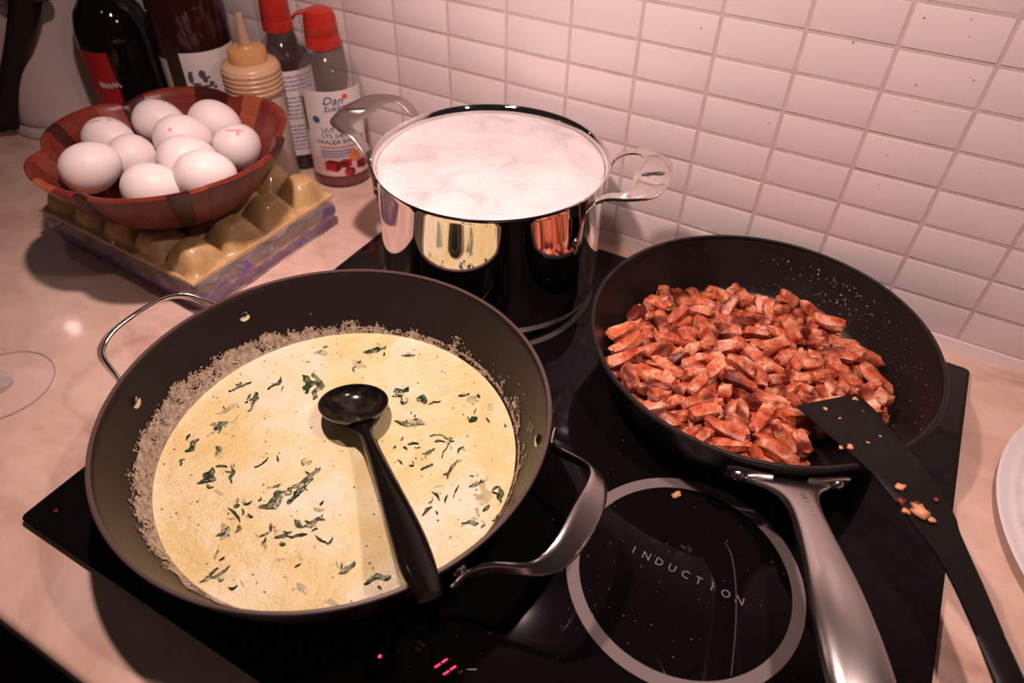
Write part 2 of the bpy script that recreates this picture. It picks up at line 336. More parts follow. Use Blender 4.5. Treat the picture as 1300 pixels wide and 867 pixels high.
# ------------------------------------------------------------------ induction hob
HT = .006
hob = thing('induction_hob', 'black glass induction hob with grey zone rings let into the pinkish worktop', 'hob', (.35035, -.29195, 0))
hx, hy = .29555, .26215
def rrect(x0, x1, y0, y1, r, n=4):
    p = []
    for cx, cy, a in ((x1 - r, y1 - r, 0), (x0 + r, y1 - r, 90), (x0 + r, y0 + r, 180), (x1 - r, y0 + r, 270)):
        p += [(cx + r * math.cos(math.radians(a + 90 * k / n)), cy + r * math.sin(math.radians(a + 90 * k / n))) for k in range(n + 1)]
    return p
mb = MB()
rings = [[(x, y, z) for x, y in rrect(-hx + d, hx - d, -hy + d, hy - d, .005)] for d, z in ((.004, 0.0002), (.0006, .0050), (.0003, .0056), (.0010, .006))]
mb.grid(rings[:2], closed_v=True, mi=1); mb.grid(rings[1:], closed_v=True); mb.cap(rings[-1]); mb.cap(rings[0], 1, flip=True); mb.build('glass_top', [M['glass_black'], M['cabinet']], hob, angle=30)
HO = Vector((.35035, -.29195, 0))
def zone(cx, cy, ro, wd, m):
    mb = MB(); n = 96
    for_r = [(ro - wd, HT), (ro - wd, HT + .00012), (ro, HT + .00012), (ro, HT)]
    mb.lathe(for_r, n, (cx - HO.x, cy - HO.y)); return mb.build('zone_ring', m, hob)
zone(.4875, -.3554, .081, .0088, M['hob_print']); zone(.2, -.14, .1085, .006, M['hob_print_dim'])  # pot's ring in dimmer print, the shade on it put into the colour
zone(.49, -.152, .081, .0088, M['hob_print_dim']); zone(.2135, -.390, .1085, .006, M['hob_print_dim'])
mb = MB()
for k, ch in enumerate('INDUCTION'):
    cx = .4505 + k * (.5265 - .4505) / 8
    text_into(mb, ch, .0084, lambda x, y, z, cx=cx: (cx - HO.x + x, -.3556 - HO.y + y, HT + .00012 + z * .3), depth=.0001)
mb.build('induction_lettering', M['hob_print'], hob, smooth=False)
def flat(mb, pts, z0=HT, z1=HT + .00015): mb.prism([(x - HO.x, y - HO.y) for x, y in pts], z0, z1)
for cx, cy in ((.3765, -.4895), (.3835, -.4905)):
    mb = MB(); dx, dy = .0019, .0042                               # a slanted 1 of two bars
    for s in (-1, 1):
        mx, my = cx + s * dx * .55, cy + s * dy * .55
        flat(mb, [(mx - dx * .42 - .0006, my - dy * .42), (mx - dx * .42 + .0006, my - dy * .42), (mx + dx * .42 + .0006, my + dy * .42), (mx + dx * .42 - .0006, my + dy * .42)])
    mb.build('display_digit', M['led'], hob, smooth=False)
mb = MB(); mb.dome((.341 - HO.x, -.505 - HO.y, HT), (0, 0, 1), .0011, .0003, 10, 2); mb.build('indicator_light', M['led'], hob)
mb = MB(); mb.dome((.072 - HO.x, -.537 - HO.y, HT), (0, 0, 1), .0016, .0003, 10, 2); mb.build('indicator_light', M['led_dim'], hob)
mb = MB()
text_into(mb, 'STOP', .0028, lambda x, y, z: (.359 - HO.x + x, -.486 - HO.y + y, HT + .0001 + z), depth=.00005)
text_into(mb, 'GO', .0028, lambda x, y, z: (.359 - HO.x + x, -.4895 - HO.y + y, HT + .0001 + z), depth=.00005)
text_into(mb, '0', .0045, lambda x, y, z: (.3895 - HO.x + x + y * .35, -.4885 - HO.y + y, HT + .0001 + z), depth=.00005)
flat(mb, [(.392, -.4845), (.3975, -.4815), (.3978, -.4822), (.3923, -.4852)])
mb.build('touch_symbol', M['hob_print_dim'], hob, smooth=False)
mb = MB(); cv = catmull([(.5045, -.3165, 0), (.513, -.327, 0), (.5225, -.350, 0), (.530, -.377, 0), (.536, -.407, 0)], 6)
mb.tube([(p.x - HO.x, p.y - HO.y, HT + .0001) for p in cv], [.00008 + .00042 * min(1, .3 + k / 8) for k in range(len(cv))], 6); mb.build('smear_streak', M['hob_print_dim'], hob)
mb = MB()
for k in range(230):
    x, y = R.uniform(.06, .64), R.uniform(-.55, -.06)
    if math.hypot(x - .4875, y + .3554) > .11 and R.random() < .5: x, y = R.gauss(.47, .05), R.gauss(-.37, .06)
    r_ = R.choice((.00018, .00022, .00028, .0004)); mb.dome((x - HO.x, y - HO.y, HT), (0, 0, 1), r_, r_ * .6, 5, 1)
tag(mb.build('grease_specks', M['speck'], hob), kind='stuff')

# ------------------------------------------------------------------ big pan with cream sauce
def pan_profile(rb, rr, h, t, pw=.55, n=10):
    """outer from centre to rim, then inner back to centre; local z from 0"""
    o = [(.0005, 0), (rb * .6, 0), (rb, 0)]
    for k in range(1, n + 1):
        q = k / n; o.append((rb + (rr - rb) * q ** pw, h * q))
    i = []
    for k in range(n, 0, -1):
        q = k / n; i.append((rb + (rr - rb) * q ** pw - t, max(h * q, t)))
    i[0] = (rr - t, h)
    return o + [(rr - t * .3, h + t * .4)] + i + [(rb - t * 1.6, t), (rb * .5, t), (.0005, t)]
PA = Vector((.2256, -.3990, HT))
panA = thing('saute_pan', 'large dark two-handled saute pan holding green-flecked cream sauce, front left on the hob', 'pan', PA)
A_RB, A_RR, A_H, A_T, A_PW = .1215, .1585, .070, .0026, .62
mb = MB(); pp = pan_profile(A_RB, A_RR, A_H, A_T, A_PW, 12); io = 15
mb.lathe(pp[:io + 1], 128, mi=1); mb.lathe(pp[io:], 128, mi=0); mb.build('pan_body', [M['nonstick'], M['pan_outside']], panA, angle=50)
mb = MB(); rim = [(A_RR - .0016 + .0016 * math.cos(q), A_H + .0001 + .0012 * math.sin(q)) for q in [2 * PI * k / 8 for k in range(8)]]
mb.lathe(rim + [rim[0]], 128); o = mb.build('rim', M['pan_rim'], panA)
def radA(zl): return A_RB + (A_RR - A_RB) * max(zl / A_H, 0) ** A_PW
def loop_handle(parent, a0, rattach, T, rout, z0, z1, wmid, steel, tilt=36):
    er = Vector((math.cos(a0), math.sin(a0), 0)); et = Vector((-er.y, er.x, 0)); ez = Vector((0, 0, 1))
    def P(t, rho, z): return er * rho + et * t + ez * z
    ct, st = math.cos(math.radians(tilt)), math.sin(math.radians(tilt))
    Wm = (er * -ct + ez * st)
    pts = []; W = []
    ends = [(T + .012, -.0025, z0 - .002), (T, .0015, z0), (T - .008, .010, z0 + .006)]
    wE = [ez * .0055, ez * .0055, (ez * .8 + Wm * .4).normalized() * .0050]
    ro = lambda t: math.sqrt(max(rattach ** 2 - t * t, 0))
    for (t, d, z), w in zip(ends, wE): pts.append(P(t, ro(min(t, T)) + d, z)); W.append(w)
    pts += [P(T * .72, rout - .012, z1 - .004), P(T * .45, rout - .002, z1), P(0, rout, z1 + .001), P(-T * .45, rout - .002, z1), P(-T * .72, rout - .012, z1 - .004)]
    W += [Wm * .0062, Wm * wmid * .85, Wm * wmid, Wm * wmid * .85, Wm * .0062]
    for (t, d, z), w in list(zip(ends, wE))[::-1]: pts.append(P(-t, ro(min(t, T)) + d, z)); W.append(w)
    mb = MB(); mb.strap(pts, W, .0030, 6); h = mb.build('handle', steel, parent, angle=55)
    return h
for a0 in (math.radians(1), math.radians(181.5)):
    h = loop_handle(panA, a0, .1585, .058, .198, .051, .069, .0100, M['steel_satin'])
    for s in (-1, 1):
        a = a0 + s * .385; er = Vector((math.cos(a), math.sin(a), 0)); zz = .051
        mb = MB(); mb.dome(er * (radA(zz) - A_T) + Vector((0, 0, zz)), -er, .0052, .0022, 14, 4); mb.build('rivet', M['steel'], panA)
        mb = MB(); mb.dome(er * (radA(zz) + .0028) + Vector((0, 0, zz)), er, .0050, .0032, 14, 4); mb.build('rivet', M['steel_satin'], panA)
# sauce clinging to the wall of the pan: cells of a fine band kept where foam dried
mb = MB(); NA, NH = 900, 26; keep = {}
def ring_pt(a, zl, d): r_ = radA(zl) - A_T - d; return (r_ * math.cos(a), r_ * math.sin(a), zl)
for i in range(NA):
    a = 2 * PI * i / NA; am = (math.degrees(a) + 360) % 360
    wide = .5 + .5 * math.cos(math.radians(am - 205)); wide = wide ** 1.6      # broad foam collar on the left side
    right = max(0, math.cos(math.radians(am - 20)))
    for j in range(NH):
        zl = .0150 + j * .0011; q = j / NH
        p = Vector((math.cos(a) * .14, math.sin(a) * .14, zl))
        n1 = noise.noise(p * 95) + .5 * noise.noise(p * 260); n2 = noise.noise(p * 750)
        top = .12 + .66 * wide + .08 * n1
        solid = (q < top) and (n1 * .55 + .75 * n2 > -.42 + .38 * (1 - wide) + .75 * max(0, (q - top + .22) / .22) - .2 * (q < .12))
        splash = right > .1 and q < .25 + .75 * right and (n1 + .8 * n2) > .36 + .35 * q
        drop = n2 > .62 and n1 > .35 and q < .9
        line = (am < 150 or am > 330) and abs(q - .20 - .05 * n1) < .045 and n2 + n1 > -.35
        if solid or splash or drop or line: keep[(i, j)] = 1
vid = {}
def vv_(i, j):
    k = (i % NA, j)
    if k not in vid:
        a = 2 * PI * i / NA; zl = .0150 + j * .0011
        d = .0004 + .0006 * (.5 + .5 * noise.noise(Vector((math.cos(a) * 40, math.sin(a) * 40, zl * 300))))
        vid[k] = len(mb.v); mb.v.append(ring_pt(a, zl, d))
    return vid[k]
for (i, j) in keep:
    mb.f.append((vv_(i, j), vv_(i + 1, j), vv_(i + 1, j + 1), vv_(i, j + 1))); mb.m.append(0)
tag(mb.build('dried_sauce', M['residue'], panA, weld=False), kind='stuff')

SZ = .0225
sauce = thing('cream_sauce', 'pale yellow cream sauce with wilted spinach filling the large dark saute pan', 'sauce', (PA.x, PA.y, SZ))
mb = MB(); rows = []; rs_ = radA(SZ - HT) - A_T - .0004
for i in range(0, 46):
    r_ = rs_ * (i / 45) ** .9 if i else .0004
    row = []
    for j in range(128):
        a = 2 * PI * j / 128; x, y = r_ * math.cos(a), r_ * math.sin(a)
        z = .0007 * noise.noise(Vector((x * 45, y * 45, 3))) + .00045 * noise.noise(Vector((x * 130, y * 130, 8)))
        z *= 1 - (r_ / rs_) ** 6
        z += .0008 * max(0, (r_ / rs_ - .96) / .04) ** 2
        row.append((x, y, z))
    rows.append(row)
rows.append([(rs_ * math.cos(2 * PI * j / 128), rs_ * math.sin(2 * PI * j / 128), -.006) for j in range(128)])
rows.append([(.0004 * math.cos(2 * PI * j / 128), .0004 * math.sin(2 * PI * j / 128), -.006) for j in range(128)])
mb.grid(rows, closed_v=True); mb.build('sauce_surface', M['sauce'], sauce, angle=80)
LEAVES = [(0.1549,-0.4593,0.1577,-0.4752,0.0065,0),(0.1557,-0.4573,0.1636,-0.4535,0.0023,0),(0.1644,-0.4499,0.1766,-0.4626,0.0023,0),(0.1412,-0.4442,0.1479,-0.4484,0.004,0),(0.1617,-0.4728,0.1681,-0.4706,0.0019,0),(0.1792,-0.4722,0.1737,-0.4717,0.0018,1),(0.1838,-0.4315,0.1817,-0.4437,0.0013,0),(0.2235,-0.4194,0.2152,-0.4461,0.0028,0),(0.2161,-0.4441,0.2113,-0.4685,0.0074,0),(0.225,-0.4292,0.2238,-0.4556,0.0037,0),(0.2082,-0.4228,0.2138,-0.418,0.0038,1),(0.2071,-0.4464,0.208,-0.4492,0.0015,0),(0.1981,-0.4719,0.2012,-0.4666,0.0017,0),(0.1906,-0.4791,0.2064,-0.4824,0.0017,0),(0.1932,-0.4762,0.1959,-0.4732,0.0025,0),(0.2064,-0.4762,0.2108,-0.475,0.0017,0),(0.2378,-0.4628,0.2474,-0.464,0.0031,0),(0.2474,-0.464,0.2557,-0.4524,0.0036,0),(0.2423,-0.4491,0.2498,-0.4455,0.003,1),(0.2357,-0.4807,0.2427,-0.4734,0.0026,0),(0.2447,-0.4755,0.253,-0.4674,0.0021,0),(0.2422,-0.4828,0.2458,-0.481,0.0018,0),(0.2581,-0.4658,0.2699,-0.4655,0.0014,0),(0.2255,-0.474,0.2301,-0.4787,0.0012,0),(0.2268,-0.4852,0.2287,-0.4795,0.0012,0),(0.2308,-0.4887,0.2361,-0.4902,0.0014,1),(0.2157,-0.512,0.217,-0.5081,0.0012,0),(0.1964,-0.4895,0.2059,-0.4999,0.0043,1),(0.2725,-0.306,0.2797,-0.2997,0.0018,0),(0.2801,-0.3005,0.2896,-0.3055,0.006,1),(0.2941,-0.3203,0.2988,-0.3226,0.0044,0),(0.2988,-0.3001,0.305,-0.3028,0.0037,1),(0.2437,-0.3548,0.2522,-0.3489,0.0012,0),(0.2505,-0.3488,0.2664,-0.3445,0.0044,1),(0.2446,-0.3245,0.2536,-0.3235,0.006,0),(0.2256,-0.3324,0.2331,-0.3291,0.003,0),(0.2346,-0.3346,0.2403,-0.3323,0.0021,0),(0.2573,-0.3265,0.2598,-0.3209,0.0012,0),(0.2767,-0.3539,0.2856,-0.3478,0.0011,0),(0.2856,-0.3478,0.2934,-0.347,0.0026,0),(0.283,-0.3564,0.2896,-0.3515,0.0023,0),(0.2943,-0.3484,0.2955,-0.3662,0.0011,0),(0.2662,-0.3686,0.2732,-0.3632,0.0017,0),(0.2594,-0.3772,0.2598,-0.3745,0.0014,0),(0.2649,-0.3721,0.269,-0.3725,0.0021,0),(0.2814,-0.3707,0.2874,-0.3618,0.002,0),(0.3031,-0.3563,0.3045,-0.349,0.0017,0),(0.2686,-0.3845,0.2745,-0.3864,0.0017,0),(0.2787,-0.384,0.2819,-0.3821,0.0014,0),(0.2887,-0.3834,0.2936,-0.3744,0.0022,0),(0.308,-0.3616,0.3106,-0.3802,0.0017,0),(0.3205,-0.3812,0.3247,-0.392,0.0011,0),(0.3289,-0.3788,0.3339,-0.3675,0.0021,0),(0.3345,-0.3697,0.3428,-0.3879,0.0061,1),(0.3462,-0.3671,0.3553,-0.3791,0.003,0),(0.3453,-0.3726,0.3466,-0.3677,0.0019,0),(0.3477,-0.3914,0.3489,-0.3844,0.0024,0),(0.3072,-0.3956,0.3162,-0.3994,0.0016,0),(0.3121,-0.416,0.3143,-0.406,0.0021,0),(0.3397,-0.4069,0.3501,-0.4009,0.0036,0),(0.3586,-0.3952,0.3586,-0.3883,0.0026,0),(0.3536,-0.4035,0.3547,-0.3998,0.0016,0),(0.3067,-0.3926,0.3112,-0.3866,0.0011,1),(0.3185,-0.3923,0.3214,-0.3988,0.0011,0),(0.3395,-0.3914,0.3468,-0.3967,0.0011,1),(0.3231,-0.3695,0.326,-0.3683,0.0011,0),(0.3047,-0.3151,0.3097,-0.3172,0.0012,0),(0.1381,-0.3249,0.1448,-0.3187,0.003,1),(0.1733,-0.3042,0.1868,-0.2894,0.0024,0),(0.1714,-0.3185,0.185,-0.317,0.0041,1),(0.1468,-0.3521,0.1632,-0.3669,0.0059,0),(0.1521,-0.3449,0.172,-0.3696,0.0047,0),(0.1562,-0.359,0.1681,-0.352,0.0035,0),(0.1076,-0.3975,0.1148,-0.3792,0.0018,0),(0.1318,-0.3794,0.1328,-0.3625,0.002,0),(0.1276,-0.3956,0.1302,-0.3863,0.0041,0),(0.1315,-0.3894,0.1372,-0.4053,0.002,0),(0.1156,-0.4198,0.1227,-0.4024,0.0029,1),(0.1265,-0.4318,0.1298,-0.4208,0.0057,0),(0.1273,-0.4402,0.1333,-0.4113,0.002,1),(0.1257,-0.459,0.1246,-0.4452,0.0039,0),(0.1288,-0.4681,0.1319,-0.4646,0.0019,0),(0.2174,-0.5297,0.2194,-0.5161,0.0017,0),(0.2175,-0.5247,0.2255,-0.5113,0.0017,0),(0.2911,-0.4798,0.2925,-0.4675,0.0038,0),(0.2358,-0.5228,0.2401,-0.5191,0.0019,0),(0.2581,-0.4821,0.263,-0.4832,0.0019,1),(0.3095,-0.4778,0.3209,-0.4638,0.0033,0),(0.2714,-0.4998,0.2822,-0.502,0.0033,1),(0.2059,-0.5004,0.1997,-0.4902,0.0051,1),(0.2947,-0.5019,0.3046,-0.4962,0.0023,1),(0.1744,-0.3035,0.1856,-0.2878,0.0024,0),(0.1714,-0.3164,0.1861,-0.3163,0.0041,1),(0.204,-0.2905,0.2142,-0.2845,0.0021,0),(0.2243,-0.3291,0.232,-0.3186,0.0039,0),(0.245,-0.3534,0.2655,-0.3451,0.0032,0),(0.1357,-0.3241,0.1473,-0.3217,0.0042,1)]
BITS = []
for x1, y1, x2, y2, w, pale in LEAVES:
    BITS.append((x1, y1, x2, y2, w * 1.3, pale)); ln = math.hypot(x2 - x1, y2 - y1)
    for _ in range(2 if w > .0035 or ln > .012 else 1):               # torn shreds beside the larger leaves
        cx, cy = (x1 + x2) / 2 + R.gauss(0, .0045), (y1 + y2) / 2 + R.gauss(0, .0045); a = R.uniform(0, PI); q = R.uniform(.0012, .0034)
        if math.hypot(cx - PA.x, cy - PA.y) < .128: BITS.append((cx - q * math.cos(a), cy - q * math.sin(a), cx + q * math.cos(a), cy + q * math.sin(a), R.uniform(.0010, .0026), 1 if R.random() < .45 else 0))
for k, (x1, y1, x2, y2, w, pale) in enumerate(BITS):
    mb = MB(); a = Vector((x1 - PA.x, y1 - PA.y, 0)); b = Vector((x2 - PA.x, y2 - PA.y, 0)); d = b - a; Ln = d.length
    if Ln < .0005: continue
    nn = Vector((-d.y, d.x, 0)) / Ln; n_ = max(6, int(Ln / .0011)); w = min(max(w, .0012), .0095) * .5
    bend = R.uniform(-.16, .16) * Ln; rows = []
    for i in range(n_ + 1):
        t = i / n_; c = a + d * t + nn * (bend * 4 * t * (1 - t)); wd = w * (math.sin(PI * min(max(t * .94 + .03, 0), 1)) ** .6) * (1 + .8 * noise.noise(Vector((k * 3.1, t * Ln * 190, 0))))
        off = nn * (w * .9 + .0010) * noise.noise(Vector((k * 1.7, t * Ln * 150, 9)))
        row = []
        for q in (-1, -.6, -.2, .2, .6, 1):
            z = (.0002 if pale else .0011) * (1 - q * q) + (.0004 if pale else .0013) * noise.noise(Vector((k, t * Ln * 600, q * 1.6))) - .0002
            row.append(c + off + nn * wd * q + Vector((0, 0, z + .0005)))
        rows.append(row)
    mb.grid(rows); 
    mb.build('spinach_leaf', M['leaf_sunk'] if pale else (M['leaf'], M['leaf_grey'])[k % 5 in (1, 3)], sauce, angle=70)
mb = MB()
for k in range(330):
    a = R.uniform(0, 2 * PI); r_ = rs_ * math.sqrt(R.random()) * .97
    mb.dome((r_ * math.cos(a), r_ * math.sin(a), .0001), (R.uniform(-.3, .3), R.uniform(-.3, .3), 1), R.choice((.0003, .0004, .0006, .0009)), .0005, 5, 1)
tag(mb.build('herb_flecks', M['herb'], sauce), kind='stuff')
mb = MB()
for x, y in ((.2274, -.4749), (.2258, -.4737), (.2295, -.4742), (.2315, -.4760), (.339, -.420), (.330, -.372)):
    mb.dome((x - PA.x, y - PA.y, .0003), (0, 0, 1), .0010, .0005, 6, 2)
tag(mb.build('chili_flecks', M['chili'], sauce), kind='stuff')

# ------------------------------------------------------------------ ladle resting in the sauce and on the rim
lad = thing('ladle', 'shiny black plastic ladle lying in the cream sauce with its handle over the pan rim', 'ladle', (.2144, -.3659, .0240))
mb = MB(); rows = []; ax = Vector((.79, -.61, 0)); ay = Vector((.61, .79, 0)); RBW = .0270
def bowl_pt(q, a, dr): # q 0 centre .. 1 rim
    r_ = (RBW - dr) * math.sin(q * PI / 2 * .98); z = .0165 - (.0165 - dr) * math.cos(q * PI / 2 * .98)
    return ax * r_ * math.cos(a) * 1.04 + ay * r_ * math.sin(a) + Vector((0, 0, z)) + Vector((0, 0, -.30 * (ax * r_ * math.cos(a) + ay * r_ * math.sin(a)).dot(Vector((-.48, .88, 0)))))
for q in [k / 10 for k in range(1, 11)]: rows.append([bowl_pt(q, 2 * PI * j / 40, 0) for j in range(40)])
for q in [1 - k / 10 for k in range(0, 10)]: rows.append([bowl_pt(q, 2 * PI * j / 40, .0018) for j in range(40)])
mb.grid(rows, closed_v=True); mb.cap(rows[0]); mb.cap(rows[-1]); mb.build('ladle_bowl', M['ladle_bowl'], lad, angle=60)
LO = Vector((.2144, -.3659, .0240)); LP = [(.2335, -.3800, .0400), (.2425, -.3868, .0425), (.2560, -.3968, .0462), (.2845, -.4182, .0540), (.3293, -.4529, .0675), (.3535, -.4731, .0765), (.3735, -.4884, .0840)]
LW = [.0115, .0058, .0052, .0066, .0100, .0104, .0070]
nrm = Vector((.61, .79, 0)); mb = MB(); mb.strap([Vector(p) - LO for p in LP], [nrm * w for w in LW], .0042, 8, bulge=.0016); mb.build('handle', M['ladle'], lad, angle=60)

# ------------------------------------------------------------------ stock pot with foaming water
PP = Vector((.1985, -.1275, HT))
pot = thing('stock_pot', 'polished steel stock pot full of white foam at the back left of the hob', 'pot', PP)
PH = .133; prof = [(.0005, 0), (.092, 0), (.101, .0008), (.1056, .004), (.1070, .009), (.1068, .03), (.1064, .07), (.1058, .10), (.1055, PH - .008), (.1062, PH - .004), (.1086, PH - .0014), (.1092, PH - .0002), (.1082, PH + .0005), (.1068, PH - .0004), (.1054, PH - .0030), (.1046, PH - .008), (.1044, .006), (.0005, .004)]
mb = MB(); mb.lathe(prof, 160); mb.build('pot_body', M['steel'], pot, angle=30)
for s0 in (0, 1):
    ph = math.radians((9.5, 183.5)[s0]); er = Vector((math.cos(ph), math.sin(ph), 0)); et = Vector((-er.y, er.x, 0)); ez = Vector((0, 0, 1))
    half = [(.0445, .0985, .082, 'T', .0062), (.0445, .0995, .096, 'T', .0062), (.0445, .1010, .114, 'T', .0062), (.0440, .107, .130, 'T', .0060), (.0425, .119, .1395, 'T', .0058), (.0395, .135, .1420, 'A', .0072), (.0265, .1465, .1425, 'B', .0130), (0, .1480, .1425, 'R', .0160)]
    if s0: half = [(t * .96, r_ - (.004 if r_ > .13 else 0), z + (.003 if r_ > .11 else 0), c, w) for t, r_, z, c, w in half]
    wd = {'T': lambda s: et * s, 'A': lambda s: (et * s * .85 + er * .5).normalized(), 'B': lambda s: (et * s * .45 + er * .9).normalized(), 'R': lambda s: er}
    pts, W = [], []
    for t, r_, z, c, w in half: pts.append(er * r_ + et * t + ez * z); W.append(wd[c](1) * w)
    for t, r_, z, c, w in half[-2::-1]: pts.append(er * r_ - et * t + ez * z); W.append(wd[c](-1) * w)
    mb = MB(); mb.strap(pts, W, .0026, 7); hd = mb.build('handle', M['steel'] if not s0 else M['steel_dull'], pot, angle=50)
    mb = MB()                                                    # raised swirl on the grip
    bs = er * (.1480 - (.004 if s0 else 0)) + ez * (.1442 + (.003 if s0 else 0))
    ps = [bs + er * (.0085 * math.sin(q * .9)) + et * (.0105 * math.sin(q * .45 + .35) * math.cos(q * .45)) for q in [k / 22 * 2 * PI - PI for k in range(23)]]
    mb.tube(ps, [.0004 + .0010 * math.sin(PI * k / 22) for k in range(23)], 8)
    mb.build('swirl_emblem', M['steel_satin'], hd)
    for s in (-1, 1):
        a = ph + s * math.radians(25.5); e2 = Vector((math.cos(a), math.sin(a), 0))
        mb = MB(); mb.dome(e2 * .1078 + ez * .092, e2, .0056, .0040, 18, 5); mb.build('rivet', M['steel_satin'], pot)
foam = thing('foamy_water', 'white starchy foam on the boiling water filling the steel stock pot', 'foam', (PP.x, PP.y, HT + PH - .0065))
mb = MB(); rows = []; rf = .1043
def foam_z(x, y):
    r_ = math.hypot(x, y) / rf
    z = .0042 * noise.noise(Vector((x * 22, y * 22, 1.3))) + .0016 * noise.noise(Vector((x * 60, y * 60, 4))) + .0004 * noise.noise(Vector((x * 220, y * 220, 2)))
    for bx_, by_, br, bh in ((.035, .065, .035, .006), (.075, .015, .04, .006), (-.02, -.03, .05, .004), (.045, -.045, .05, .004), (-.065, .03, .03, -.002)):
        z += bh * math.exp(-((x - bx_) ** 2 + (y - by_) ** 2) / br ** 2)
    return z * (1 - max(0, (r_ - .93) / .07) ** 2 * .8) - .001
for i in range(56):
    r_ = max(rf * i / 55, .0004); rows.append([(r_ * math.cos(2 * PI * j / 120), r_ * math.sin(2 * PI * j / 120), foam_z(r_ * math.cos(2 * PI * j / 120), r_ * math.sin(2 * PI * j / 120))) for j in range(120)])
rows.append([(rf * math.cos(2 * PI * j / 120), rf * math.sin(2 * PI * j / 120), -.02) for j in range(120)]); rows.append([(.0004 * math.cos(2 * PI * j / 120), .0004 * math.sin(2 * PI * j / 120), -.02) for j in range(120)])
mb.grid(rows, closed_v=True); mb.build('foam_surface', M['foam'], foam, angle=80)
mb = MB()
for k in range(170):
    a = R.uniform(0, 2 * PI); r_ = rf * .95 * math.sqrt(R.random())
    if k < 90: a = R.gauss(math.radians(215), .7); r_ = rf * R.uniform(.45, .97)
    x, y = r_ * math.cos(a), r_ * math.sin(a); b_ = R.choice((.0005, .0007, .0009, .0014)); mb.dome((x, y, foam_z(x, y) - .0002), (0, 0, 1), b_, b_, 8, 3)
tag(mb.build('bubbles', M['bubble'], foam), kind='stuff')

# ------------------------------------------------------------------ frying pan with chicken
FP = Vector((.4721, -.1478, HT))
F_RB, F_RR, F_H, F_T, F_PW = .113, .1431, .0565, .0026, .60
fry = thing('frying_pan', 'black frying pan with brushed steel handle, heaped with diced chicken, back right on the hob', 'pan', FP)
mb = MB(); mb.lathe(pan_profile(F_RB, F_RR, F_H, F_T, F_PW, 12), 128); mb.build('pan_body', M['fry_nonstick'], fry, angle=50)
mb = MB(); rim = [(F_RR - .0027 + .0017 * math.cos(q), F_H + .0003 + .0013 * math.sin(q)) for q in [2 * PI * k / 8 for k in range(8)]]
mb.lathe(rim + [rim[0]], 128); mb.build('rim', M['fry_nonstick'], fry)
def radF(zl): return F_RB + (F_RR - F_RB) * max(zl / F_H, 0) ** F_PW
fa = math.radians(-66.8); fe = Vector((math.cos(fa), math.sin(fa), 0)); ft = Vector((-fe.y, fe.x, 0)); ez = Vector((0, 0, 1))
def fpt(t, rho, z): return fe * rho + ft * t + ez * z
hp = [(.1440, .0440), (.1490, .0475), (.1560, .0515), (.1660, .0560), (.1790, .0605), (.1960, .0650), (.2160, .0695), (.2420, .0742), (.2720, .0782), (.3000, .0800), (.3200, .0800), (.3300, .0795), (.3320, .0793)]
hw = [.0300, .0250, .0180, .0128, .0106, .0108, .0125, .0150, .0166, .0168, .0140, .0080, .0030]
hT = [.0030, .0036, .0044, .0052, .0058, .0062, .0068, .0076, .0080, .0080, .0070, .0045, .0015]
mb = MB(); mb.loft([fpt(0, r_, z) for r_, z in hp], [ft * w for w in hw], hT, 7, 24, 2.5); fh = mb.build('handle', M['steel_brushed'], fry, angle=70)
for s in (-1, 1):
    mb = MB(); cs = [fpt(s * t, math.sqrt(.1432 ** 2 - (t) ** 2) + .0012, .0435) for t in (.012, .020, .028, .036, .042)]
    mb.strap(cs, [ez * w for w in (.0075, .0072, .0075, .0072, .005)], .0024, 4)
    mb.build('handle_flange', M['steel_satin'], fry, angle=50)
for s in (-1, 1):
    p = fpt(s * .034, math.sqrt(.1432 ** 2 - .034 ** 2) + .0022, .0430); a = math.atan2(p.y, p.x)
    mb = MB(); mb.dome(p, (math.cos(a), math.sin(a), 0), .0046, .0034, 14, 4); mb.build('rivet', M['steel_satin'], fry)
mb = MB()                                                        # six small stamped letter marks along the handle root
for k, ch in enumerate('|/|/||'):
    t = k / 5; c = fpt(.0005 + .0015 * t, .166 + t * .022, .0625 + t * .0065)
    mb.tube([c + ft * -.0016 + fe * -.0006, c + ft * .0016 + fe * .0006], .00035, 5)
mb.build('stamped_marks', M['ink'], fh)
mb = MB()
for k in range(260):
    a = R.gauss(math.radians(62), .55); zl = R.uniform(.008, .045); r_ = radF(zl) - F_T
    e2 = Vector((math.cos(a), math.sin(a), 0)); b_ = R.choice((.0003, .0004, .0006))
    mb.dome(e2 * r_ + ez * zl, (-e2 + ez * .6), b_, b_ * .7, 5, 2)
tag(mb.build('oil_droplets', M['steel_satin'], fry), kind='stuff')

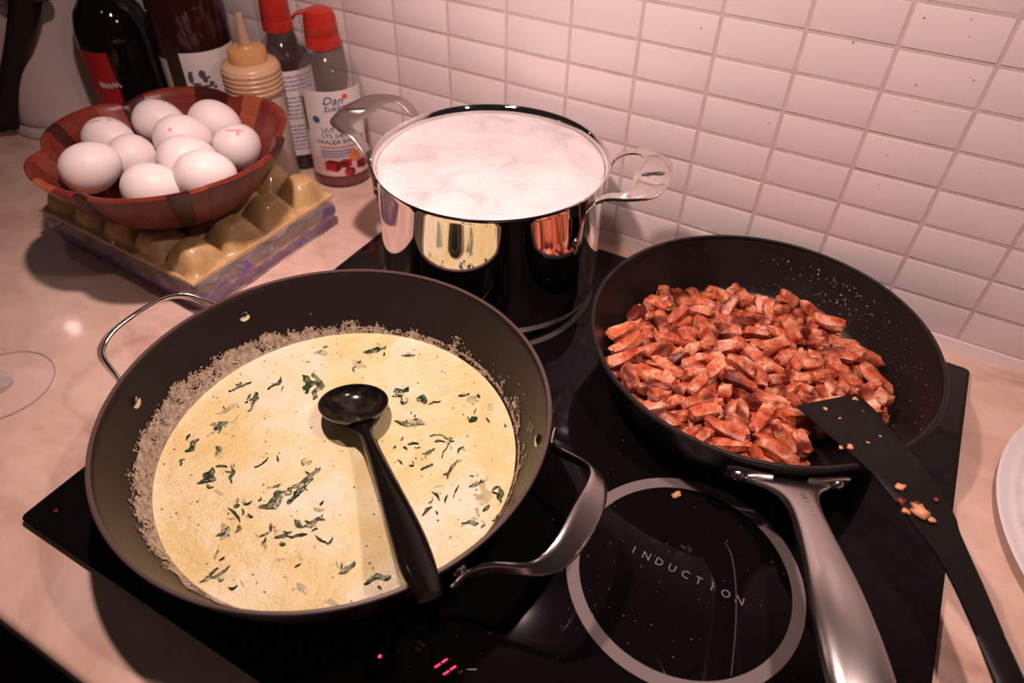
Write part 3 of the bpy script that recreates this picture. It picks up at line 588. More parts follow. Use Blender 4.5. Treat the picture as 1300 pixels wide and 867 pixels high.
# chicken: pieces of fourteen shapes, laid one after the other onto a height field of the pile
def chicken_mesh(k):
    rr = random.Random(100 + k); b = bmesh.new(); bmesh.ops.create_cube(b, size=2.0); bmesh.ops.subdivide_edges(b, edges=b.edges, cuts=3, use_grid_fill=True)
    a_, b__, c_ = rr.uniform(.0075, .0160), rr.uniform(.0042, .0060), rr.uniform(.0036, .0050)
    tp, bd, tw = rr.uniform(-.35, .35), rr.uniform(-.30, .30), rr.uniform(-.5, .5)
    for q in b.verts:
        p = q.co.copy(); L4 = (abs(p.x) ** 6.5 + abs(p.y) ** 6.5 + abs(p.z) ** 6.5) ** (1 / 6.5); p /= max(L4, .01)
        p.y *= 1 + tp * p.x; p.z *= 1 - .2 * tp * p.x
        p += Vector([noise.noise(Vector((p.x * 1.3 + k * 7, p.y * 1.3 + o * 11, p.z * 1.3))) for o in range(3)]) * .30
        p += Vector([noise.noise(Vector((p.x * 3.2 + k * 3, p.y * 3.2 + o * 5, p.z * 3.2))) for o in range(3)]) * .13
        y = p.y + bd * p.x * p.x * 1.4; ca, sa = math.cos(tw * p.x), math.sin(tw * p.x)
        q.co = Vector((p.x * a_, (y * ca - p.z * sa) * b__, (y * sa + p.z * ca) * c_))
    me = bpy.data.meshes.new('chicken_piece'); b.to_mesh(me); b.free(); me.materials.append(M['chicken']); me.shade_smooth(); me.set_sharp_from_angle(angle=math.radians(38))
    co = np.array([v_.co for v_ in me.vertices]); return me, np.abs(co).max(0)
CH = [chicken_mesh(k) for k in range(16)]
G = .0016; GN = 160; xs = (np.arange(GN) - GN / 2 + .5) * G; GX, GY = np.meshgrid(xs, xs, indexing='ij'); GR = np.hypot(GX, GY)
H = np.where(GR < F_RB - .003, F_T, F_T + F_H * np.clip((GR - F_RB + .003) / (F_RR - F_RB), 0, 1.5) ** (1 / F_PW))
rng = random.Random(23); base_bm = []; count = 0
def allowed(x, y):
    r_ = math.hypot(x, y); a = math.degrees(math.atan2(y, x))
    lim = .112 + .004 * math.sin(3 * math.radians(a) + 1)
    if -48 < a < -10: lim = .094 - .014 * math.cos(math.radians((a + 29) * 4.5))       # bare floor of the pan at the front right
    if -8 <= a < 40: lim = .112
    if a > 150 or a < -62: lim = .1195
    if 150 > a >= 40: lim = .103
    return r_ < lim - .008
def lay(kmesh, sc, low):
    me, hd = CH[kmesh]; best = None
    for _ in range(low):
        while True:
            x, y = rng.uniform(-.115, .115), rng.uniform(-.115, .115)
            if allowed(x, y): break
        yaw = rng.uniform(0, 2 * PI); ca, sa = math.cos(yaw), math.sin(yaw)
        U = (GX - x) * ca + (GY - y) * sa; V = -(GX - x) * sa + (GY - y) * ca
        ms = (U / (hd[0] * sc)) ** 2 + (V / (hd[1] * sc)) ** 2 < .8
        if not ms.any(): continue
        hz = H[ms]; z = np.percentile(hz, 72)
        # slope of the bed along the piece
        u = U[ms]; pit = float((u * (hz - hz.mean())).sum() / max((u * u).sum(), 1e-9))
        v_ = V[ms]; rol = float((v_ * (hz - hz.mean())).sum() / max((v_ * v_).sum(), 1e-9))
        key = z + rng.uniform(0, .003) + .05 * max(0, math.hypot(x, y) - .1)
        if best is None or key < best[0]: best = (key, x, y, yaw, z, pit, rol, ms, U, V)
    _, x, y, yaw, z, pit, rol, ms, U, V = best
    pit = max(-.55, min(.55, pit * .7)) + rng.uniform(-.12, .12); rol = max(-.4, min(.4, rol * .5))
    cz = z + hd[2] * sc * .80
    top = cz + hd[2] * sc * .85 * np.sqrt(np.clip(1 - ((U / (hd[0] * sc)) ** 2 + (V / (hd[1] * sc)) ** 2), 0, 1)) + U * pit
    H[ms] = np.maximum(H[ms], top[ms])
    return me, x, y, cz, yaw, pit, rol
label_c = 'small browned seasoned chicken piece in the heap in the black frying pan'
under = MB()
for k in range(95):                                             # the buried lower layer, joined
    me, x, y, z, yaw, pit, rol = lay(rng.randrange(16), .95, 10)
    from mathutils import Euler
    mt = Matrix.Translation((x, y, z)) @ Euler((rol, -pit, yaw)).to_matrix().to_4x4() @ Matrix.Scale(.95, 4)
    under.add([mt @ v_.co for v_ in me.vertices], [tuple(p.vertices) for p in me.polygons])
o = under.build('chicken_underlayer', M['chicken'], None, angle=55, loc=FP, weld=False)
tag(o, 'buried lower layer of diced chicken under the pieces in the black frying pan', 'chicken', None, 'stuff')
for k in range(298):
    sc = rng.uniform(.85, 1.18); me, x, y, z, yaw, pit, rol = lay(rng.randrange(16), sc, 14)
    o = place('chicken_piece', me, None, (FP.x + x, FP.y + y, FP.z + z), (rol, -pit, yaw)); o.scale = (sc, sc, sc)
    tag(o, label_c, 'chicken', 'diced chicken pieces in the frying pan')

# ------------------------------------------------------------------ spatula across the pan, with crumbs on it
SO = Vector((.5975, -.27, .070))
spa = thing('spatula', 'black nylon spatula lying across the rim of the frying pan with crumbs on its blade', 'spatula', SO)
def spz(x, y):                                                   # height of the spatula's underside along its length
    d = (Vector((x, y)) - Vector((.538, -.182))).dot(Vector((.62, -.785)))
    return 0.0465 + (.0215 * min(d / .085, 1.0) if d > 0 else .26 * d) + (0 if d < .085 else -.0004 - .035 * max(0, d - .12))
out = [(.5172, -.2030), (.5185, -.1985), (.5530, -.1640), (.5575, -.1632), (.5610, -.1655), (.5820, -.2015), (.6040, -.2360), (.6255, -.2670), (.6345, -.2885), (.6480, -.3160), (.6590, -.3395), (.6450, -.3480), (.6320, -.3240), (.6200, -.3060), (.6080, -.2940), (.5980, -.2840), (.5750, -.2610), (.5480, -.2340)]
mb = MB()
def resample(poly, step):
    res = []
    for i in range(len(poly)):
        a, b = Vector(poly[i]), Vector(poly[(i + 1) % len(poly)]); n = max(1, int((b - a).length / step))
        res += [a + (b - a) * (k / n) for k in range(n)]
    return res
# blade as strips between its two long edges so that it can bend
left = [(.5172, -.2030), (.5330, -.2190), (.5480, -.2340), (.5750, -.2610), (.5980, -.2840), (.6080, -.2940), (.6200, -.3060), (.6320, -.3240), (.6450, -.3480)]
right = [(.5560, -.1632), (.5690, -.1790), (.5800, -.1980), (.6020, -.2330), (.6255, -.2670), (.6300, -.2790), (.6360, -.2920), (.6475, -.3150), (.6590, -.3395)]
rows = []
for a, b in zip(catmull([(x, y, 0) for x, y in left], 3), catmull([(x, y, 0) for x, y in right], 3)):
    top, bot = [], []
    for t in (0, .02, .25, .5, .75, .98, 1):
        p = a + (b - a) * t; z = spz(p.x, p.y); e = 0 if t in (0, 1) else 1
        top.append((p.x - SO.x, p.y - SO.y, z + .0016 + .0008 * e - SO.z)); bot.append((p.x - SO.x, p.y - SO.y, z + .0008 - .0008 * e - SO.z))
    rows.append(top + bot[::-1])
mb.grid(rows, closed_v=True); mb.cap(rows[0]); mb.cap(rows[-1], flip=True); mb.build('blade', M['black_matte'], spa, angle=50)
mb = MB()
for k in range(150):
    t = R.random() ** 1.5; s = R.random(); p = Vector((.5172, -.2030)).lerp(Vector((.5980, -.2840)), t).lerp(Vector((.5560, -.1632)).lerp(Vector((.6255, -.2670)), t), .04 + .92 * s); r_ = R.choice((.00018, .00025, .00035))
    mb.dome((p.x - SO.x, p.y - SO.y, spz(p.x, p.y) + .0023 - SO.z), (0, 0, 1), r_, r_ * .8, 5, 2)
tag(mb.build('oil_droplets', M['black_plastic'], spa), kind='stuff')
hpts = [(.6465, -.3330, spz(.6465, -.333) + .0012), (.6515, -.3430, spz(.6515, -.343) + .0012), (.6570, -.3535, .0652), (.6640, -.3670, .0640), (.6740, -.3860, .0612), (.6930, -.4230, .0535), (.7150, -.4660, .0410), (.7350, -.5050, .0262), (.7450, -.5245, .0190), (.7475, -.5295, .0172)]
mb = MB(); sd = Vector((.89, .455, 0)); mb.loft([Vector(p) - SO for p in hpts], [sd * w for w in (.0074, .0083, .0086, .0088, .0094, .0106, .0116, .0116, .0100, .0050)], [.0008, .0013, .0019, .0026, .0032, .0042, .0048, .0048, .0040, .0015], 6, 20, 2.8); mb.build('handle', M['black_matte'], spa, angle=70)
def crumb(x, y, z, r_, label, dark=False, group=None, name='chicken_crumb', flatz=.6):
    b = bmesh.new(); bmesh.ops.create_icosphere(b, subdivisions=2, radius=1)
    sd_ = R.random() * 50; sx, sy = R.uniform(.7, 1.3), R.uniform(.6, 1.0)
    for q in b.verts:
        n_ = 1 + .75 * noise.noise(q.co * 2.1 + Vector((sd_, 0, 0))); q.co = Vector((q.co.x * sx, q.co.y * sy, q.co.z * flatz)) * n_ * r_
    me = bpy.data.meshes.new(name); b.to_mesh(me); b.free(); me.materials.append(M['crumb_dark'] if dark else M['crumb']); me.shade_smooth()
    o = place(name, me, None, (x, y, z), (0, 0, R.uniform(0, 6))); return tag(o, label, 'crumb', group)
for k, (x, y, r_, dk, lb) in enumerate([(.5925, -.2655, .0034, False, 'tan shred of chicken on the spatula blade, nearest the frying pan of the larger crumbs'), (.6062, -.2795, .0048, False, 'largest pale chunk of chicken crumb on the spatula, at the neck of the blade'), (.6130, -.2825, .0030, False, 'small whitish crumb at the right end of the largest chunk on the spatula'),
        (.5945, -.2775, .0033, True, 'charred dark crumb on the left edge of the spatula blade beside the pale chunk'), (.6035, -.2735, .0024, True, 'tiny dark crumb just above the largest chunk on the spatula'), (.5985, -.2835, .0024, False, 'tiny tan crumb at the left edge of the spatula neck below the charred crumb'), (.6145, -.2640, .0020, True, 'dark glistening crumb near the right edge of the spatula blade')]):
    crumb(x, y, spz(x, y) + .0024 + r_ * .38, r_, lb, dk)
for k, (x, y, r_, dk) in enumerate([(.5529, -.2437, .0021, 0), (.5585, -.2400, .0028, 0), (.5552, -.1735, .0021, 0), (.5368, -.1985, .0020, 0), (.5480, -.2060, .0012, 0), (.5620, -.1880, .0014, 1), (.5690, -.2280, .0012, 0), (.5760, -.2160, .0010, 0)]):
    crumb(x, y, spz(x, y) + .0024 + r_ * .3, r_, 'tiny orange bit of chicken stuck on the front half of the black spatula blade', dk, 'small chicken bits on the spatula blade', flatz=.45)
crumb(.461, -.297, HT + .0018, .0032, 'single tan chicken crumb on the bare hob ring above the lettering', False)

# ------------------------------------------------------------------ egg tray, wooden bowl, eggs
TC = Vector((-.1225, -.224, 0)); TR = math.radians(-2.2)
tray = thing('egg_tray', 'tan pulp egg tray wrapped in purple printed film under the wooden bowl', 'egg tray', TC, TR)
TX, TY, TZ = .119, .0955, .040
def lid_z(x, y):
    u = (x + TX) / (2 * TX) * 5; w = (y + TY) / (2 * TY) * 4
    b = (max(0, math.sin(PI * (u % 1))) ** .7) * (max(0, math.sin(PI * (w % 1))) ** .7)
    ed = min(min(x + TX, TX - x), min(y + TY, TY - y)); b = min(b * 1.15, .92)
    return TZ + .026 * b * min(1, max(0, (ed - .004)) / .006) + .0006 * noise.noise(Vector((x * 90, y * 90, 0)))
mb = MB(); nx, ny = 70, 56; rows = []
for i in range(nx + 1): rows.append([(-TX + 2 * TX * i / nx, -TY + 2 * TY * j / ny, lid_z(-TX + 2 * TX * i / nx, -TY + 2 * TY * j / ny)) for j in range(ny + 1)])
mb.grid(rows); per = [rows[i][0] for i in range(nx)] + [rows[nx][j] for j in range(ny)] + [rows[i][ny] for i in range(nx, 0, -1)] + [rows[0][j] for j in range(ny, 0, -1)]
mb.grid([per, [(x * 1.004, y * 1.004, z - .0025) for x, y, z in per]], closed_v=True); mb.build('pulp_lid', M['pulp'], tray, angle=60)
mb = MB(); ins = .004
low = [[(sx * (TX - d), sy * (TY - d), z) for sx, sy in ((-1, -1), (1, -1), (1, 1), (-1, 1))] for d, z in ((ins + .006, .0), (ins + .002, .010), (ins - .001, .013))]
mb.grid(low, closed_v=True); mb.cap(low[0], flip=True); mb.cap(low[-1]); mb.build('pulp_base', M['pulp'], tray, angle=30)
mb = MB(); per = rrect(-TX, TX, -TY, TY, .010, 5); per2 = resample(per, .004); rows = []
for q in range(11):
    t = q / 10; row = []
    for k, p in enumerate(per2):
        ang = math.atan2(p.y, p.x); d = ins * t ** 1.3; n_ = noise.noise(Vector((p.x * 55, p.y * 55, t * 2.2))) * .0028 * math.sin(PI * min(1, t * 1.05))
        s = 1 - (d - n_) / max(abs(p.x) if abs(p.x) / TX > abs(p.y) / TY else abs(p.y), .02)
        bl = 1.006 + .022 * math.sin(PI * min(1, t * 1.25)) ** .8 if t < .8 else 1.006
        row.append((p.x * s * bl, p.y * s * bl, TZ - .001 - t * (TZ - .0035)))
    rows.append(row)
mb.grid(rows, closed_v=True); mb.build('printed_film', M['film'], tray, angle=80)

def egg_mesh():
    mb = MB(); rows = []
    for i in range(1, 20):
        q = PI * i / 20; x = -math.cos(q) * .0295; r_ = .0242 * math.sin(q) * (1 + .10 * -math.cos(q) * -1) * .985
        rows.append([(x, r_ * math.cos(2 * PI * j / 28), r_ * math.sin(2 * PI * j / 28)) for j in range(28)])
    mb.grid(rows, closed_v=True)
    o = len(mb.v); mb.v += [(-.0295, 0, 0), (.0295, 0, 0)]
    for j in range(28): mb.f.append((o, (j + 1) % 28, j)); mb.m.append(0); mb.f.append((o + 1, 18 * 28 + j, 18 * 28 + (j + 1) % 28)); mb.m.append(0)
    return mb.mesh('egg', M['egg'], angle=180)
EM = egg_mesh()
k = 0
for sx in (.0245, .071, -.022, -.0685, ):
    pass
spots = [(TX - .027, -TY + .030 + .0455 * j) for j in range(4)]
# side that faces the hob = +x; side that faces the camera on the left = -y
side_lab = ['white egg inside the film-wrapped tray, at its corner nearest the saute pan', 'white egg inside the film-wrapped tray on the hob side, second from the near corner', 'white egg inside the film-wrapped tray on the hob side, third from the near corner', 'white egg inside the film-wrapped tray on the hob side, farthest, next to the syrup bottle']
cr, sr = math.cos(TR), math.sin(TR)
for k, (x, y) in enumerate(spots):
    wx, wy = TC.x + x * cr - y * sr, TC.y + x * sr + y * cr
    o = place('egg', EM, None, (wx, wy, .0315), (R.uniform(0, .3), PI / 2 + R.uniform(-.1, .1), R.uniform(0, 6))); o.scale = (.62, .80, .80)
    if k < 4: tag(o, side_lab[k], 'egg', None)
    else: tag(o, 'white egg hidden behind the film on the camera side of the wrapped tray', 'egg', 'eggs behind the film on the near left side of the tray')

BC = Vector((-.099, -.245, .0615))
bowl = thing('wooden_bowl', 'scalloped red-brown staved wooden bowl of white eggs standing on the egg tray', 'bowl', BC)
B_H = .068; cusp0 = math.radians(-20)
def lobe(a): return abs(math.sin(3 * (a - cusp0)))
def b_out(a, q):
    r_ = .040 + (.1195 - .040) * (q ** .48); s = q ** 1.1; return r_ * (1 - .095 * s * (1 - lobe(a) ** .8) ** 1.5)
def b_rim(a): return B_H - .0055 * (1 - lobe(a) ** .8) ** 1.3
def b_pt(a, q, d):                                               # d = inset for the inner skin
    r_ = b_out(a, q) - d; return (r_ * math.cos(a), r_ * math.sin(a), max(b_rim(a) * q, .0) + (d * .9 if q < .12 else d * .25 * (1 - q)))
NST = 26; cuts = [0]
for k in range(NST): cuts.append(cuts[-1] + R.choice((.55, .8, 1.1, 1.3)))
cuts = [c / cuts[-1] * 2 * PI for c in cuts]
seq = [0, 1, 0, 3, 0, 2, 0, 1, 0, 0, 1, 3, 0]
for k in range(NST):
    a0, a1 = cuts[k], cuts[k + 1]; n_ = max(3, int((a1 - a0) / .045)); mb = MB(); rows = []
    for i in range(n_ + 1):
        a = a0 + .0015 + (a1 - a0 - .003) * i / n_
        sec = [b_pt(a, q, 0) for q in [j / 12 for j in range(13)]] + [(lambda p, p2: ((p[0] + p2[0]) / 2, (p[1] + p2[1]) / 2, p[2] + .0016))(b_pt(a, 1, 0), b_pt(a, 1, .0075))] + [b_pt(a, q, .0075) for q in [j / 12 for j in range(12, -1, -1)]]
        rows.append(sec)
    mb.grid(rows, closed_v=True); mb.cap(rows[0]); mb.cap(rows[-1], flip=True)
    mb.build('stave', M['wood'][seq[k % len(seq)]], bowl, angle=50)
mb = MB(); mb.lathe([(.0004, -.0035), (.036, -.0035), (.0405, -.001), (.0405, .0065), (.0004, .0068)], 48); mb.build('bowl_foot', M['wood'][1], bowl, angle=40)
EG = [((-.1262, -.3075, .1190), 'white egg at the far left of the wooden bowl', None), ((-.1753, -.2525, .1083), 'white egg with a pink streak, back left in the wooden bowl', (.3, 1)), ((-.1275, -.2625, .1040), 'white egg in the middle left of the wooden bowl, right of the far left egg', None), ((-.1634, -.2003, .1103), 'white egg at the back of the wooden bowl, left of the rearmost right egg', None), ((-.1000, -.2235, .1190), 'white egg with a small pink dot, in the centre of the bowl behind others', (0, 2)),
      ((-.116, -.1696, .109), 'white egg at the back right of the wooden bowl', None), ((-.0688, -.186, .1023), 'white egg with pink stamp, at the right side of the wooden bowl', (.5, 1)), ((-.061, -.2527, .1196), 'white egg right of centre in the bowl, behind the two front eggs', None), ((-.0540, -.3000, .1145), 'white egg at the front left against the bowl rim', None), ((-.0215, -.2665, .1215), 'white egg at the front right against the bowl rim', None)]
rots = [(0, -.2, 1.1), (0, .1, .2), (0, 1.0, .6), (0, .1, .4), (0, .1, 1.0), (0, .25, .5), (0, .2, 1.9), (0, .1, .9), (0, .05, .6), (0, .05, .8)]
for k, (p, lb, st) in enumerate(EG):
    o = place('egg', EM, None, p, rots[k]); o.scale = (.93, .96, .96); tag(o, lb, 'egg')
    if st:
        mb = MB(); view = (Vector((.5018, -.6391, .4532)) - Vector(p)).normalized()
        mi = o.rotation_euler.to_matrix().inverted()
        up = Vector((-.40, .25, .75)) if k != 4 else Vector((-.34, -.10, .22)); nd = (view * (.55 if k != 4 else .75) + up).normalized(); t1 = nd.orthogonal().normalized(); t2 = nd.cross(t1)
        if k == 6: nd = (view * .8 + Vector((-.1, .1, .8))).normalized(); t1 = Vector((.75, .6, 0)).normalized(); t1 = (t1 - nd * nd.dot(t1)).normalized(); t2 = nd.cross(t1)
        def shell(dv):
            d = (mi @ dv).normalized(); lo, hi = .02, .04
            for _ in range(30):
                mm = (lo + hi) / 2; pt = d * mm; q = math.acos(max(-1, min(1, -pt.x / .0295))) if abs(pt.x) < .0295 else None
                r_ = .0242 * math.sin(q) * (1 + .10 * math.cos(q)) * .985 if q is not None else 0
                if q is not None and math.hypot(pt.y, pt.z) < r_: lo = mm
                else: hi = mm
            return d * (lo + .0002)
        seg = [(-.35, -.02, .30, .05), (.25, .08, .12, .10)] if k != 4 else [(0, 0, .08, .06)]
        if k == 6: seg = [(-.15, .0, .20, .05), (.12, -.12, .07, .13), (.22, .05, .16, .04)]
        for cx, cy, w, h in seg:
            rows = [[shell(nd + t1 * (cx + w * math.cos(2 * PI * j / 14) * f) + t2 * (cy + h * math.sin(2 * PI * j / 14) * f)) for j in range(14)] for f in (1, .6, .2)]
            mb.grid(rows, closed_v=True); mb.cap(rows[-1])
        mb.build('ink_stamp', M['stamp'], o)

# ------------------------------------------------------------------ bottles along the wall
def label_on(parent, name, r_, z0, z1, a0, a1, m, n=28):
    mb = MB(); mb.grid([[((r_ + .0004) * math.cos(a0 + (a1 - a0) * j / n), (r_ + .0004) * math.sin(a0 + (a1 - a0) * j / n), z) for j in range(n + 1)] for z in (z0, (z0 + z1) / 2, z1)])
    mb.grid([[((r_ + .0001) * math.cos(a0 + (a1 - a0) * j / n), (r_ + .0001) * math.sin(a0 + (a1 - a0) * j / n), z) for j in range(n + 1)] for z in (z0, z1)])
    return mb.build(name, m, parent, angle=60)
def on_cyl(r_, ac, zc, rot=0.0, dr=.0009):
    def f(x, y, z):
        x, y = x * math.cos(rot) - y * math.sin(rot), x * math.sin(rot) + y * math.cos(rot); a = ac + x / r_; return ((r_ + dr) * math.cos(a), (r_ + dr) * math.sin(a), zc + y)
    return f
# squat dark bottle with red label
b1 = thing('liquor_bottle', 'squat near-black glass bottle with a red label, left behind the wooden bowl', 'bottle', (-.345, -.10, 0))
mb = MB(); mb.lathe([(.0004, 0), (.040, 0), (.0435, .003), (.044, .008), (.044, .135), (.0425, .150), (.037, .167), (.027, .181), (.018, .190), (.0145, .198), (.0140, .255), (.0004, .256)], 64); mb.build('bottle_glass', M['bottle_dark'], b1, angle=50)
va = math.atan2(-.54, .847)
lb = label_on(b1, 'red_label', 0.044, .018, .131, va - 1.35, va - .38, M['red_label'])
fs = on_cyl(.044, va - .60, .092, .12)
mb = MB(); mb.tube([fs(-.012 + .0016 * k, .0035 * math.sin(k * 1.9) * (1.5 if k in (0, 1) else 1), 0) for k in range(17)], .0009, 5)
mb.build('label_script', M['white_ink'], lb, smooth=False)
mb = MB(); mb.lathe([(.0004, .252), (.0165, .252), (.0165, .290), (.015, .293), (.0004, .293)], 32); mb.build('screw_cap', M['black_plastic'], b1)
# tall brown-red wine bottle with white label
b2 = thing('wine_bottle', 'dark brown-red glass wine bottle with a white crested label behind the wooden bowl', 'bottle', (-.2310, -.0790, 0))
mb = MB(); mb.lathe([(.0004, .002), (.037, 0), (.0408, .003), (.042, .008), (.042, .190), (.0405, .205), (.033, .225), (.022, .240), (.016, .255), (.0148, .270), (.0148, .322), (.0004, .323)], 64); mb.build('bottle_glass', M['bottle_brown'], b2, angle=50)
va2 = math.atan2(-.564, .724)
lb = label_on(b2, 'white_label', .042, .035, .146, va2 - .50, va2 + 1.25, M['white_label'])
label_on(b2, 'white_label', .042, .035, .136, va2 - 2.2, va2 - .98, M['white_label'])
mb = MB(); f = on_cyl(.042, va2 - .08, .112)
def blob(cx, cy, w, h):
    n = 10; mb.add([f(cx + w * math.cos(2 * PI * j / n), cy + h * math.sin(2 * PI * j / n), 0) for j in range(n)], [tuple(range(n))])
for a in ((-.011, .006, .003, .006), (-.010, .012, .0028, .002), (.002, .010, .004, .005), (.004, .004, .003, .004), (-.006, -.001, .005, .0018), (.002, -.004, .010, .0014), (.010, -.001, .003, .0022), (.013, -.006, .0022, .002), (-.010, -.005, .004, .0016), (.008, .006, .002, .0014)): blob(*a)
for a in ((.000, -.012, .012, .0007), (.001, -.016, .010, .0006)): blob(*a)
mb.build('crest_print', M['ink'], lb, smooth=False)
# squeeze bottle
b3 = thing('squeeze_bottle', 'milky squeeze bottle with a ridged amber screw collar and spout, right behind the bowl', 'bottle', (-.1235, -.1000, 0))
mb = MB(); mb.lathe([(.0004, 0), (.027, 0), (.0295, .003), (.0295, .112), (.028, .120), (.026, .126), (.0004, .127)], 48); mb.build('bottle_body', M['squeeze'], b3, angle=50)
mb = MB(); pr = [(.0004, .118), (.0305, .118)]
for k in range(5): z = .1195 + k * .0052; pr += [(.0318, z + .0008), (.0320, z + .0036), (.0311, z + .0046)]
pr += [(.031, .1462), (.029, .1495), (.0225, .1515), (.0004, .1516)]; mb.lathe(pr, 56); mb.build('ridged_collar', M['peach_cap'], b3, angle=45)
mb = MB(); mb.lathe([(.0004, .150), (.0205, .150), (.0205, .1625), (.0195, .1645), (.0085, .1655), (.0065, .168), (.0062, .1682), (.0004, .1683)], 40); mb.build('spout_cap', M['amber_cap'], b3, angle=40)
mb = MB(); mb.lathe([(.0004, .1684), (.0062, .1684), (.0036, .200), (.0004, .201)], 24); mb.build('spout', M['spout'], b3, angle=40)
# syrup bottles
def syrup_bottle(label, loc, liquid, lvl, shell_m, capz, flip):
    t = thing('syrup_bottle', label, 'bottle', loc)
    mb = MB(); mb.lathe([(.0004, .001), (.029, 0), (.0322, .003), (.033, .009), (.0325, .034), (.033, .040), (.033, .118), (.0322, .128), (.028, .140), (.020, .152), (.0155, .158), (.0150, capz + .003), (.0004, capz + .003)], 56); mb.build('bottle_shell', shell_m, t, angle=60)
    pr = [(.0004, .002), (.0285, .002), (.0318, .005), (.0324, .010), (.0320, min(lvl, .034))]
    if lvl > .05: pr += [(.0324, .040), (.0324, .118), (.0316, .128)] + ([(.0275, lvl)] if lvl > .130 else [])
    pr.append((.0004, lvl)); mb = MB(); mb.lathe(pr, 48); mb.build('syrup', liquid, t, angle=60)
    cp = MB(); cp.lathe([(.0004, capz), (.0172, capz), (.0174, capz + .010), (.0166, capz + .0115), (.0166, capz + .013), (.0168, capz + .0135), (.0158, capz + .030), (.0135, capz + .037), (.008, capz + .0395), (.0004, capz + .040)], 40)
    c = cp.build('flip_cap', M['red_cap'], t, angle=40)
    if flip:
        a = math.radians(205); e = Vector((math.cos(a), math.sin(a), 0)); mb = MB()
        mb.strap([e * r_ + Vector((0, 0, z)) for r_, z in ((.013, capz + .034), (.019, capz + .0335), (.024, capz + .031), (.0265, capz + .027))], [Vector((-e.y, e.x, 0)) * w for w in (.006, .006, .0055, .004)], .0028, 5); mb.build('cap_tab', M['red_cap'], c)
    return t
s1 = syrup_bottle('clear syrup bottle with open red cap and white front label, beside the pot handle', (-.0685, -.0400, 0), M['syrup'], .030, M['clear_pet'], .160, True); s1.scale = (1.1, 1.1, 1)
fa1 = math.radians(-46)
lb = label_on(s1, 'front_label', 0.0332, .018, .122, fa1 - 1.10, fa1 + 1.02, M['white_label'])
def prn(name, m, fn):
    mb = MB(); fn(mb); return mb.build(name, m, lb, smooth=False)
rl = .0332
prn('brand_script', M['blue_ink'], lambda mb: (text_into(mb, 'Dan', .0125, on_cyl(rl, fa1 - .02, .1115, -.02), shear=.35, align='CENTER'), text_into(mb, 'Sukker', .0095, on_cyl(rl, fa1 + .06, .1030, .10), shear=.35)))
def disc(mb, ac, z, r_, n=16): f_ = on_cyl(rl, ac, z, 0, .0008); mb.add([f_(r_ * math.cos(2 * PI * j / n), r_ * math.sin(2 * PI * j / n), 0) for j in range(n)], [tuple(range(n))])
def quad(mb, ac, z, pts): f_ = on_cyl(rl, ac, z, 0, .0009); mb.add([f_(x, y, 0) for x, y in pts], [tuple(range(len(pts)))])
prn('pink_dot', M['pink_ink'], lambda mb: disc(mb, fa1 + .38, .1150, .0028))
prn('round_badge', M['teal_ink'], lambda mb: disc(mb, fa1 - .60, .0895, .0040))
prn('name_lettering', M['blue_ink'], lambda mb: (text_into(mb, 'LJUS SIRAP', .0072, on_cyl(rl, fa1 + .02, .0775, 0)), text_into(mb, 'LYS SIRUP', .0072, on_cyl(rl, fa1 - .02, .0700, 0)), text_into(mb, 'VAALEA SIIRAPPI', .0072, on_cyl(rl, fa1 + .08, .0625, 0))))
prn('orange_line', M['orange_ink'], lambda mb: quad(mb, fa1, .0560, [(-.021 + .0042 * k, -.0007) for k in range(11)] + [(.021 - .0042 * k, .0007) for k in range(11)]))
prn('small_print', M['lilac_ink'], lambda mb: [quad(mb, fa1, .0515 - .0036 * k, [(-.021 + .0036 * i, -.0009) for i in range(11 - k)] + [(.015 - .0036 * k - .0036 * i, .0009) for i in range(11 - k)]) for k in range(3)])
prn('pale_band', M['grass_ink'], lambda mb: quad(mb, fa1, .0300, [(-.0345 + .0030 * k, -.0115) for k in range(24)] + [(.0345 - .0030 * k, .0115) for k in range(24)]))
def cubes(mb):
    pass
def cube_print(cx, cz, s, m, m2):
    f_ = on_cyl(rl, fa1, cz, 0, .0014)
    mb = MB(); mb.add([f_(cx + x * s, y * s, 0) for x, y in ((-1, -.7), (.35, -1), (.35, .35), (-1, .55))], [(0, 1, 2, 3)]); mb.build('sugar_cube_print', m, lb, smooth=False)
    mb = MB(); mb.add([f_(cx + x * s, y * s, 0) for x, y in ((.35, -1), (1, -.6), (1, .65), (.35, .35), (-1, .55), (-.3, .95))], [(0, 1, 2, 3), (3, 2, 5, 4)]); mb.build('sugar_cube_print', m2, lb, smooth=False)
cube_print(-.010, .0325, .0080, M['red_ink'], M['darkred_ink']); cube_print(.004, .0350, .0062, M['darkred_ink'], M['red_ink']); cube_print(.007, .0240, .0055, M['red_ink'], M['darkred_ink']); cube_print(.022, .0305, .0066, M['darkred_ink'], M['red_ink'])
prn('orange_disc', M['orange_ink'], lambda mb: [mb.add([on_cyl(rl, fa1 + .42, .0435, 0, .0018)(.0062 * math.cos(2 * PI * j / 18), .0062 * math.sin(2 * PI * j / 18), 0) for j in range(18)], [tuple(range(18))])])
prn('green_edge', M['green_ink'], lambda mb: quad(mb, fa1 - 1.02, .0930, [(-.0022, -.020), (.0022, -.020), (.0022, .020), (-.0022, .020)]))
s2 = syrup_bottle('dark syrup bottle with red cap and text label, left of the clear one', (-.139, -.0345, 0), M['syrup_dark'], .137, M['pale_pet'], .163, False)
fa2 = math.radians(-42)
lb = label_on(s2, 'text_label', .0332, .022, .126, fa2 - 1.0, fa2 + 1.05, M['white_label'])
mb = MB()
